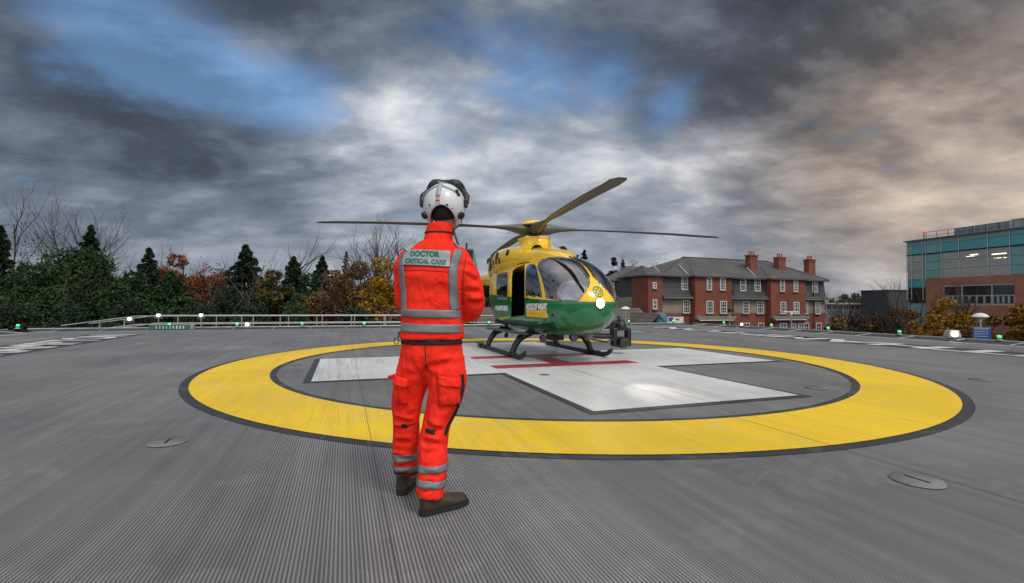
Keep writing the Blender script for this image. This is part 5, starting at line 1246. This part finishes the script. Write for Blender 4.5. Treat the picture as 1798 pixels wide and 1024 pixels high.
# plant on the roof, railing, red light
pu0, pz = F4.uz(1676, 391, 1.5); pu1, _ = F4.uz(1774, 391, 1.5); pzt = F4.uz(1730, 393.5, 1.5)[1]
p_ = MB().box(((pu0+pu1)/2, 3.2, (zt4+pzt)/2), (pu1-pu0, 3.4, pzt-zt4)).build('plant_screen', mat('louvre_grey', (.20, .24, .27), .4, .4, noise=.2), gb)
for k in range(9): MB().box((pu0+(pu1-pu0)*k/8, 1.47, (zt4+pzt)/2), (.05, .06, pzt-zt4)).build('screen_post', M_mull, p_)
qu0 = F4.uz(1770, 386, 3)[0]; qz = F4.uz(1785, 383, 3)[1]; MB().box((qu0+2.5, 5.2, (zt4+qz)/2), (5, 3.5, qz-zt4)).build('plant_room', mat('plant_render', (.20, .20, .18), .8, noise=.3, nscale=1), gb)
rl = MB(); ru0, ru1 = U4(1622), U4(1776)
for h in (.45, .85): rl.tube([(ru0, .4, zt4+h), (ru1, .4, zt4+h)], .022, 5)
for k in range(8): rl.tube([(ru0+(ru1-ru0)*k/7, .4, zt4), (ru0+(ru1-ru0)*k/7, .4, zt4+.85)], .025, 5)
rl.build('roof_railing', M_hdk, gb)
b = MB().tube([(ru0-.05, .2, zt4-.5), (ru0-.05, .2, zt4+.95)], .04, 6); al = b.build('beacon_post', M_hdk, gb)
MB().lathe([(.09, 0), (.10, .1), (.05, .18)], (ru0-.05, .2, zt4+.95), 12).build('red_beacon', mat('red_beacon', (.5, .02, .03), .3, emit=(1, .06, .10), estr=2.0), al, True)
# far buildings between the brick block and the glass one
c_ = at(1578, 520, 85); e = empty('dark_block', (c_.x, c_.y, GZ), .1, 'dark flat roofed block left of the teal glass building', 'building')
zt = at(1578, 510.5, 85).z; MB().box((0, 3, (zt-GZ)/2), (3.8, 6, zt-GZ)).build('wall', mat('dark_cladding', (.03, .035, .04), .6, noise=.3, nscale=.4), e); MB().box((0, 3, zt-GZ+.08), (4.1, 6.3, .16)).build('roof_edge', M_hblk, e)
c0, c1 = at(1446, 540, 95), at(1566, 540, 92); e = empty('flat_roofed_building', (c0.x, c0.y, GZ), math.atan2(c1.y-c0.y, c1.x-c0.x), 'long low flat roofed building with pale roof edge far beyond the bushes', 'building')
Lf = (c1-c0).length; zt = at(1500, 532, 94).z-GZ
MB().box((Lf/2, 5, zt/2-.35), (Lf, 10, zt-.7)).build('wall', mat('far_facade', (.16, .18, .20), .4, noise=.3, nscale=.3), e); MB().box((Lf/2, 5, zt-.15), (Lf+1, 11, .3)).build('roof_edge', mat('pale_edge', (.42, .40, .26), .7), e); MB().box((Lf/2, -.03, zt-.75), (Lf-.2, .06, .75)).build('window_band', mat('violet_glass', (.04, .04, .10), .2), e)
for k in range(12): MB().box((Lf*(k+.5)/12, -.05, zt-1.3), (.12, .05, 1.6)).build('mullion', M_mull, e)
# lamp posts and the blue sign
def lamppost(px, ptop, Y, kind, label):
    c_ = at(px, ptop, Y); e = empty('lamp_post', (c_.x, c_.y, GZ), 0, label, 'lamp post'); h = c_.z-GZ
    MB().tube([(0, 0, 0), (0, 0, h-.15)], [.07, .045], 10).build('pole', M_alu, e, True)
    if kind == 'dome':
        MB().lathe([(.05, h-.35), (.09, h-.2), (.30, h-.13), (.33, h-.08), (.27, h+.02), (.14, h+.09), (.02, h+.11)], (0, 0, 0), 24).build('lamp_dome', M_whp, e, True)
    elif kind == 'bar': MB().box((0, 0, h-.1), (1.5, .18, .12)).box((0, 0, h-.25), (.25, .2, .3)).build('lamp_head', M_whp, e, bevel=.02)
    else: MB().lathe([(.10, h-.3), (.18, h-.1), (.12, h+.05)], (0, 0, 0), 14).build('lamp_head', M_hblk, e, True)
    return e
lamppost(1281, 542, 46, 'head', 'thin lamp post with dark head before the middle of the brick building')
lamppost(1389, 546, 46, 'bar', 'lamp post with pale double arm before the second brick bay')
lamppost(1098, 541, 34, 'dome', 'small pale lamp on thin post above the low shingled roof')
lamppost(1721, 553.5, 24, 'dome', 'white dome lamp on grey post behind the blue sign')
c_ = at(1724, 585, 23.2); e = empty('information_sign', (c_.x, c_.y, 0), -.5, 'small blue sign with pale lettering under the white dome lamp', 'sign')
z0, z1 = at(1724, 597, 23.2).z, at(1724, 574.5, 23.2).z; w = 24/FPX*23.2
MB().box((0, 0, (z0+z1)/2), (w, .04, z1-z0)).build('board', M_sb, e, bevel=.01); MB().box((0, .04, (GZ+z1)/2), (.07, .04, z1-GZ)).build('post', M_alu, e)
b = MB()
random.seed(9)
for k in range(4):
    zz_ = z1-.10-k*.115; xx = -w*.40
    while xx < w*.32: l_ = .04+.05*random.random(); b.box((xx+l_/2, -.023, zz_), (l_, .004, .028)); xx += l_+.025
b.box((0, -.023, z1-.045), (w*.95, .004, .02)); tag(b.build('lettering', M_whp, e))
# ------------------------------------------------------------------ trees
def leaf_mat(name, c1, c2, c3=None, sc=.8):
    M_ = bpy.data.materials.new(name); M_.use_nodes = True; N = NT(M_.node_tree); b_ = N.n['Principled BSDF']
    tc = N.new('ShaderNodeTexCoord'); g = N.new('ShaderNodeNewGeometry')
    f = N.noise(tc.outputs['Object'], sc, 4, .6); c = N.mix(N.rng(f, .35, .65), tuple(c1), tuple(c2))
    rp = N.rng(g.outputs['Random Per Island'], 0, 1, .60, 1.40); c = N.mix(1.0, c, rp, 'MULTIPLY')
    if c3: c = N.mix(N.rng(N.noise(tc.outputs['Object'], sc*2.4, 3, .5), .56, .66), c, tuple(c3))
    N.put(b_.inputs['Base Color'], c); b_.inputs['Roughness'].default_value = .7; b_.inputs['Specular IOR Level'].default_value = .25
    return M_
L_ever = leaf_mat('evergreen_leaves', (.012, .034, .010), (.034, .070, .020)); L_dark = leaf_mat('dark_needles', (.010, .022, .012), (.022, .042, .018))
L_olive = leaf_mat('olive_leaves', (.035, .040, .014), (.075, .065, .02), (.16, .10, .015)); L_cop = leaf_mat('copper_leaves', (.13, .040, .014), (.20, .075, .025))
L_brown = leaf_mat('brown_leaves', (.095, .045, .016), (.17, .090, .030), (.06, .055, .02)); L_yel = leaf_mat('yellow_leaves', (.22, .12, .012), (.36, .20, .016), (.08, .07, .02))
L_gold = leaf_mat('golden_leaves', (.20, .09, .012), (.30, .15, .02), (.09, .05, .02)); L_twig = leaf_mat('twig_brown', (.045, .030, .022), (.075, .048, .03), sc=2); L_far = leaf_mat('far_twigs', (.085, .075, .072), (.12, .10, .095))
M_bark = mat('bark', (.055, .042, .032), .9, noise=.4, nscale=4); M_bark2 = mat('pale_bark', (.11, .09, .075), .9, noise=.4, nscale=4)
RNG = np.random.RandomState(11)
def quads_mesh(name, C, A, B, m_, parent):
    """rhombic leaf clumps: centres C, half axes A and B"""
    n = len(C); V = np.stack([C-A, C-B*.8, C+A, C+B], 1).reshape(-1, 3)
    me = bpy.data.meshes.new(name); me.vertices.add(4*n); me.vertices.foreach_set('co', V.astype(np.float32).ravel()); me.loops.add(4*n); me.loops.foreach_set('vertex_index', np.arange(4*n, dtype=np.int32))
    me.polygons.add(n); me.polygons.foreach_set('loop_start', np.arange(0, 4*n, 4, dtype=np.int32)); me.materials.append(m_); me.update(calc_edges=True)
    o = bpy.data.objects.new(name, me); COL.objects.link(o); o.parent = parent; return o
def rand_axes(n, sz, drop=None):
    a = RNG.normal(size=(n, 3)); 
    if drop is not None: a = a*.5+drop
    a /= np.linalg.norm(a, axis=1)[:, None]; b_ = RNG.normal(size=(n, 3)); b_ -= a*(a*b_).sum(1)[:, None]; b_ /= np.linalg.norm(b_, axis=1)[:, None]
    s_ = sz*RNG.uniform(.5, 1.35, n)[:, None]; return a*s_, b_*s_*.55
def branches(trunk_h, R_, H, n1, levels, m_, parent, name='trunk', r0=.16, spread=.6, upw=.55, seed=0):
    """tapered trunk with limbs: returns limb tips"""
    rs = random.Random(seed); m2 = MB(); tips = []
    def grow(p, d, L, r, lv):
        pts = [p]; q = p.copy(); dd = d.copy(); k = 4 if lv > 0 else 6
        for i in range(k):
            dd = (dd+Vector((rs.gauss(0, .12), rs.gauss(0, .12), rs.gauss(0, .06)+(.06 if lv else 0)))).normalized(); q = q+dd*L/k; pts.append(q.copy())
        rr = [r*(1-.75*i/k) for i in range(k+1)]
        m2.tube(pts, rr, 6 if lv == 0 else (4 if lv == 1 else 3), cap=False)
        if lv >= levels: tips.append(q.copy()); return
        nb = n1 if lv == 0 else rs.randint(3, 5)
        for j in range(nb):
            t = (.25 if lv == 0 else .3)+.72*(j+rs.random()*.6)/nb; i = min(k-1, int(t*k)); p2 = pts[i].lerp(pts[i+1], t*k-i)
            a = rs.random()*2*PI; side = Vector((math.cos(a), math.sin(a), 0)); side = (side-dd*side.dot(dd)).normalized()
            nd = (side*spread+dd*upw+Vector((0, 0, .25))).normalized(); grow(p2, nd, L*(.62 if lv else .50)*(1.15-.5*t)*rs.uniform(.8, 1.15), r*.50*(1-.4*t), lv+1)
    grow(Vector((0, 0, 0)), Vector((0, 0, 1)), H, r0, 0); m2.build(name, m_, parent); return tips
def tree(px, ptop, Y, hw, kind, leaf, label, group=None, n=7000, sz=.13, bark=None, dens=1., base=None, name=None, seed=None, lean=0, pbot=None):
    hw = hw*(2.0 if kind == 'conifer' else 1.0); n = int(n*(2.6 if leaf is L_ever else 1.9)); sz = sz*(1.1 if leaf is L_ever else 1.25); top = at(px, ptop, Y); H = top.z-GZ; R_ = hw/FPX*Y; e = empty(name or {'round': 'broadleaf_tree', 'conifer': 'conifer', 'bare': 'bare_tree', 'bush': 'bush'}[kind], (top.x, Y, GZ), 0, label, {'bush': 'bush'}.get(kind, 'tree'), group)
    sd = seed if seed is not None else int(px)+107; bark = bark or M_bark; RNG.seed(sd)
    if kind == 'bare':
        branches(H*.4, R_, H*.93, 13, 3, bark, e, r0=.17, spread=.50, upw=.80, seed=sd)
        if n:
            c = RNG.normal(size=(n, 3))*np.array((R_*.5, R_*.5, H*.12))+np.array((0, 0, H*.72)); A, B = rand_axes(n, sz); quads_mesh('crown', c, A, B, leaf, e)
        return e
    if kind == 'conifer':
        MB().tube([(0, 0, 0), (0, 0, H*.97)], [.22, .02], 7).build('trunk', bark, e)
        cb = H*.10 if base is None else base
        nb = 90; P = []
        for i in range(nb):
            t = ((i+.5)/nb)**.85; z = cb+(H-cb)*t; a = i*2.399+RNG.uniform(-.3, .3); r = R_*min(1, (1-t)*1.25)**.85*RNG.uniform(.62, 1.12)+.06; m2 = max(8, int(n/nb*(.25+1.5*(1-t))))
            s_ = RNG.uniform(0.05, 1, m2)**.65; w = .16*r*(1.1-s_); th = a+RNG.normal(size=m2)*w/np.maximum(.15, r*s_)*1.2
            P.append(np.stack([r*s_*np.cos(th), r*s_*np.sin(th), z-.28*r*s_+.10*r*s_**3+RNG.normal(size=m2)*.09*(1+r*.12)], 1))
        C = np.concatenate(P); d = C*np.array((1, 1, 0)); d /= np.linalg.norm(d, axis=1)[:, None]+1e-6; d[:, 2] = -.35
        A, B = rand_axes(len(C), sz, d*1.4); quads_mesh('crown', C, A, B, leaf, e); return e
    zb = H*.12 if base is None else base
    if kind == 'round': tips = branches(H*.4, R_, H*.85, 10, 2, bark, e, r0=.24, seed=sd)
    cz, rz_ = (zb+H)/2, (H-zb)/2
    nl = int(26*dens)+8; P = []; wts = RNG.uniform(.5, 1.4, nl)
    for i in range(nl):
        d = RNG.normal(size=3); d /= np.linalg.norm(d); rr = RNG.uniform(.35, .86); 
        if d[2] > .5: rr = min(rr, .80)
        lr = min(R_, rz_)*RNG.uniform(.26, .42)
        if i == 0: d = np.array((0, 0, 1.)); rr = 1-lr*.75/rz_
        if i in (1, 2): d = np.array((1. if i == 1 else -1., 0, .25)); rr = .8
        c = np.array((d[0]*R_*rr, d[1]*R_*rr*.8, cz+d[2]*rz_*rr)); m2 = int(n*wts[i]/wts.sum())
        u = RNG.normal(size=(m2, 3)); u /= np.linalg.norm(u, axis=1)[:, None]; rad = lr*RNG.uniform(.45, 1.08, m2)**.6
        rad *= 1+.22*np.sin(u[:, 0]*5+i)*np.sin(u[:, 1]*6+i*2)
        P.append(c+u*rad[:, None]*np.array((1, 1, .78)))
    C = np.concatenate(P); C = C[C[:, 2] > .1]; A, B = rand_axes(len(C), sz)
    if kind == 'bush':
        MB().tube([(0, 0, 0), (.05, 0, H*.5)], [.10, .03], 6).build('stem', bark, e); quads_mesh('foliage', C, A, B, leaf, e)
    else: quads_mesh('crown', C, A, B, leaf, e)
    return e
GW = 'trees beyond the far left edge of the deck'; GR = 'bushes and small trees beyond the right edge of the deck'
tree(2, 399, 38, 26, 'conifer', L_dark, 'dark conifer cut by the left edge of the photo', GW, 7000, .16)
for i, (px, pt, hw, Y) in enumerate(((38, 374, 34, 56), (76, 376, 30, 57), (108, 388, 26, 58), (140, 402, 24, 60), (196, 430, 24, 58))):
    tree(px, pt, Y, hw, 'bare', L_twig, ['tall leafless tree nearest the left conifer', 'tall leafless tree, second from the left', 'thin leafless tree left of the pointed conifer', 'leafless tree just touching the pointed conifer', 'low leafless tree right of the pointed conifer'][i], GW, 160, .09)
tree(160, 397, 52, 30, 'conifer', L_dark, 'pointed dark conifer standing above the big round evergreens', GW, 9000, .17)
tree(150, 443, 38, 98, 'round', L_ever, 'largest round evergreen tree with dense green crown on the left', GW, 26000, .12, dens=2.2)
tree(58, 462, 34, 84, 'round', L_ever, 'wide round evergreen in front of the tall leafless trees', GW, 22000, .11, dens=2)
tree(-12, 478, 36, 50, 'round', L_ever, 'round evergreen cut by the left edge of the photo', GW, 10000, .12)
tree(235, 476, 36, 60, 'round', L_ever, 'evergreen on the right shoulder of the largest round tree', GW, 16000, .11, dens=1.6)
tree(262, 437, 44, 34, 'conifer', L_dark, 'slim dark conifer with thin tip left of the copper tree', GW, 8000, .15)
tree(300, 480, 38, 62, 'conifer', L_ever, 'broad green conifer with sweeping branches below the copper tree', GW, 15000, .14)
tree(312, 446, 54, 46, 'round', L_cop, 'copper leaved tree behind the broad green conifer', GW, 9000, .14)
tree(372, 464, 50, 52, 'round', L_cop, 'orange brown half bare tree between copper tree and conifer', GW, 7000, .11, bark=M_bark2)
tree(348, 462, 56, 24, 'bare', L_cop, 'rust coloured bare tree between the copper tree and orange tree', GW, 200, .10)
tree(432, 432, 46, 44, 'conifer', L_dark, 'large dark conifer left of the leafless fan shaped tree', GW, 12000, .16)
tree(478, 436, 54, 38, 'bare', L_twig, 'leafless fan shaped tree between two dark conifers', GW, 0, .1)
tree(480, 474, 42, 40, 'round', L_olive, 'olive tree with some yellow leaves under the fan shaped tree', GW, 9000, .11)
tree(516, 453, 46, 38, 'conifer', L_dark, 'dark conifer right of the leafless fan shaped tree', GW, 10000, .15)
tree(566, 452, 50, 30, 'conifer', L_dark, 'bushy dark conifer behind the bronze tree', GW, 8000, .16)
tree(608, 442, 52, 12, 'conifer', L_olive, 'very slim tree with sparse top between bronze and yellow trees', GW, 1400, .14)
tree(545, 480, 40, 40, 'round', L_ever, 'dark green tree left of the bronze tree', GW, 9000, .12)
tree(585, 474, 34, 62, 'round', L_brown, 'bronze brown leaved tree left of the yellow tree', GW, 15000, .10, dens=1.5)
tree(632, 460, 42, 50, 'round', L_brown, 'brown tree behind the bronze and yellow trees', GW, 9000, .11)
for i, px in enumerate((650, 668, 688, 640)):
    tree(px, 428+4*i, 46, 16, 'bare', L_twig, ['thin leafless stem above the yellow tree, leftmost but one', 'thin leafless stem above the middle of the yellow tree', 'thin leafless stem beside the shoulder of the person', 'thin leafless stem furthest left above the yellow tree'][i], GW, 0, .1, seed=40+i)
tree(672, 452, 34, 46, 'round', L_yel, 'bright yellow autumn tree behind the left arm of the person', GW, 14000, .09, dens=1.4)
tree(760, 490, 40, 60, 'round', L_brown, 'brown tree hidden behind the person', GW, 6000, .12)
tree(400, 505, 33, 50, 'round', L_dark, 'dark low tree in front of the large dark conifer', GW, 10000, .10, dens=1.3)
for i, (px, pt, hw, Y, lf) in enumerate(((445, 528, 60, 29, L_dark), (520, 532, 60, 30, L_ever), (345, 530, 60, 30, L_dark), (620, 536, 60, 29, L_dark), (690, 535, 60, 30, L_brown), (230, 525, 60, 30, L_dark), (120, 530, 70, 30, L_dark), (20, 528, 70, 31, L_dark))):
    tree(px, pt, Y, hw, 'bush', lf, ['dark bush behind the handrail under the large conifer', 'green bush behind the handrail under the fan shaped tree', 'dark bush behind the handrail under the broad green conifer', 'dark bush behind the handrail under the bronze tree', 'brown bush behind the handrail beside the person', 'dark bush behind the bend of the handrail', 'dark bush behind the left corner of the deck', 'dark bush behind the far left deck edge'][i], 'bushes along the far handrail', 9000, .085, dens=1.3)
# behind the helicopter and the brick building
tree(858, 498, 58, 40, 'round', L_dark, 'dark tree beyond the tail of the helicopter', None, 7000, .14)
tree(815, 505, 55, 34, 'round', L_brown, 'brown tree between the person and the helicopter tail', None, 5000, .13)
tree(935, 512, 62, 44, 'round', L_dark, 'dark tree hidden behind the helicopter cabin', None, 5000, .15)
tree(1026, 440, 80, 16, 'conifer', L_dark, 'small dark conifer top seen over the windscreen of the helicopter', None, 3000, .22)
tree(1014, 448, 80, 8, 'conifer', L_dark, 'slim conifer tip seen at the top of the helicopter windscreen', None, 1500, .2)
tree(1078, 452, 85, 14, 'round', L_dark, 'dark leafy tree behind the hipped roof, left of its pair', None, 1500, .20, base=7)
tree(1094, 456, 84, 10, 'conifer', L_dark, 'dark narrow tree behind the hipped roof, right of its pair', None, 1400, .2)
tree(1112, 457, 88, 14, 'round', L_cop, 'sparse reddish tree top over the hipped roof', None, 350, .14, base=8)
# right-hand side
for i, (px, pt, hw, Y, lf, n, kd) in enumerate(((1470, 556, 34, 44, L_brown, 6000, 'bush'), (1505, 552, 34, 46, L_twig, 7000, 'bush'), (1540, 548, 36, 42, L_twig, 7000, 'bush'), (1575, 540, 34, 44, L_brown, 8000, 'bush'), (1600, 545, 30, 38, L_brown, 7000, 'bush'), (1525, 568, 26, 34, L_brown, 4000, 'bush'), (1460, 570, 30, 38, L_twig, 5000, 'bush'),
        (1662, 524, 36, 37, L_yel, 9000, 'round'), (1640, 552, 34, 31, L_gold, 8000, 'bush'), (1700, 548, 30, 36, L_gold, 7000, 'bush'), (1745, 556, 34, 30, L_brown, 8000, 'bush'), (1790, 536, 36, 30, L_gold, 10000, 'bush'), (1605, 566, 26, 30, L_gold, 5000, 'bush'), (1690, 570, 30, 29, L_brown, 6000, 'bush'), (1830, 545, 34, 28, L_brown, 6000, 'bush'))):
    tree(px, pt, Y, hw, kd, lf, ['brown bush at the right end of the brick building', 'twiggy brown bush before the flat roofed building', 'second twiggy bush before the flat roofed building', 'brown bush under the dark block', 'brown bush at the left corner of the teal glass building', 'small brown bush behind the deck rail under the flat roofed building', 'low twiggy bush close behind the deck rail by the brick building', 'tall bright yellow tree in front of the orange brick', 'golden bush left of the foot of the yellow tree',
        'golden bush right of the yellow tree', 'brown bush behind the blue sign', 'golden bush at the right edge of the photo', 'golden bush behind the deck rail below the corner of the glass building', 'brown bush below the tall yellow tree', 'brown bush beyond the right edge of the photo'][i], GR, n, .10, dens=1.1)
for i, (px, pt, hw, Y) in enumerate(((1478, 535, 16, 50), (1515, 520, 12, 48), (1555, 512, 14, 90), (1600, 520, 16, 40), (1580, 530, 14, 40), (1720, 530, 22, 40), (1745, 535, 20, 38))):
    tree(px, pt, Y, hw, 'bare', L_twig, ['thin bare tree over the brown bushes by the brick building', 'thin bare tree over the twiggy bushes', 'bare tree far off left of the dark block', 'bare tree before the left corner of the glass building', 'bare tree under the dark block', 'bare tree right of the tall yellow tree', 'bare tree above the blue sign'][i], GR, 0, .1, seed=70+i)
for i, (px, pt, hw) in enumerate(((1482, 517, 16), (1502, 515, 18), (1522, 517, 14), (1536, 522, 10), (1460, 524, 10))):
    tree(px, pt, 150, hw, 'round', L_far, ['hazy round treetop far beyond the flat roof, second from the left', 'hazy round treetop far beyond the flat roof, tallest of its row', 'hazy round treetop far beyond the flat roof, right of the tallest', 'small hazy treetop at the right end of the far row', 'small hazy treetop beside the brick building'][i], 'far treetops beyond the flat roof', 3000, .30)
c_ = MB()
RNG.seed(5); n = 60000; X = RNG.uniform(-260, 260, n); Y_ = RNG.uniform(170, 260, n); ht = 4.2+1.6*np.sin(X*.11)+1.2*np.sin(X*.31+1); Z = GZ+RNG.uniform(0, 1, n)**.7*ht
A, B = rand_axes(n, .7); o = quads_mesh('distant_woods', np.stack([X, Y_, Z], 1), A, B, L_far, None); tag(o, 'grey brown band of distant woodland along the horizon', 'woodland', kind='stuff')
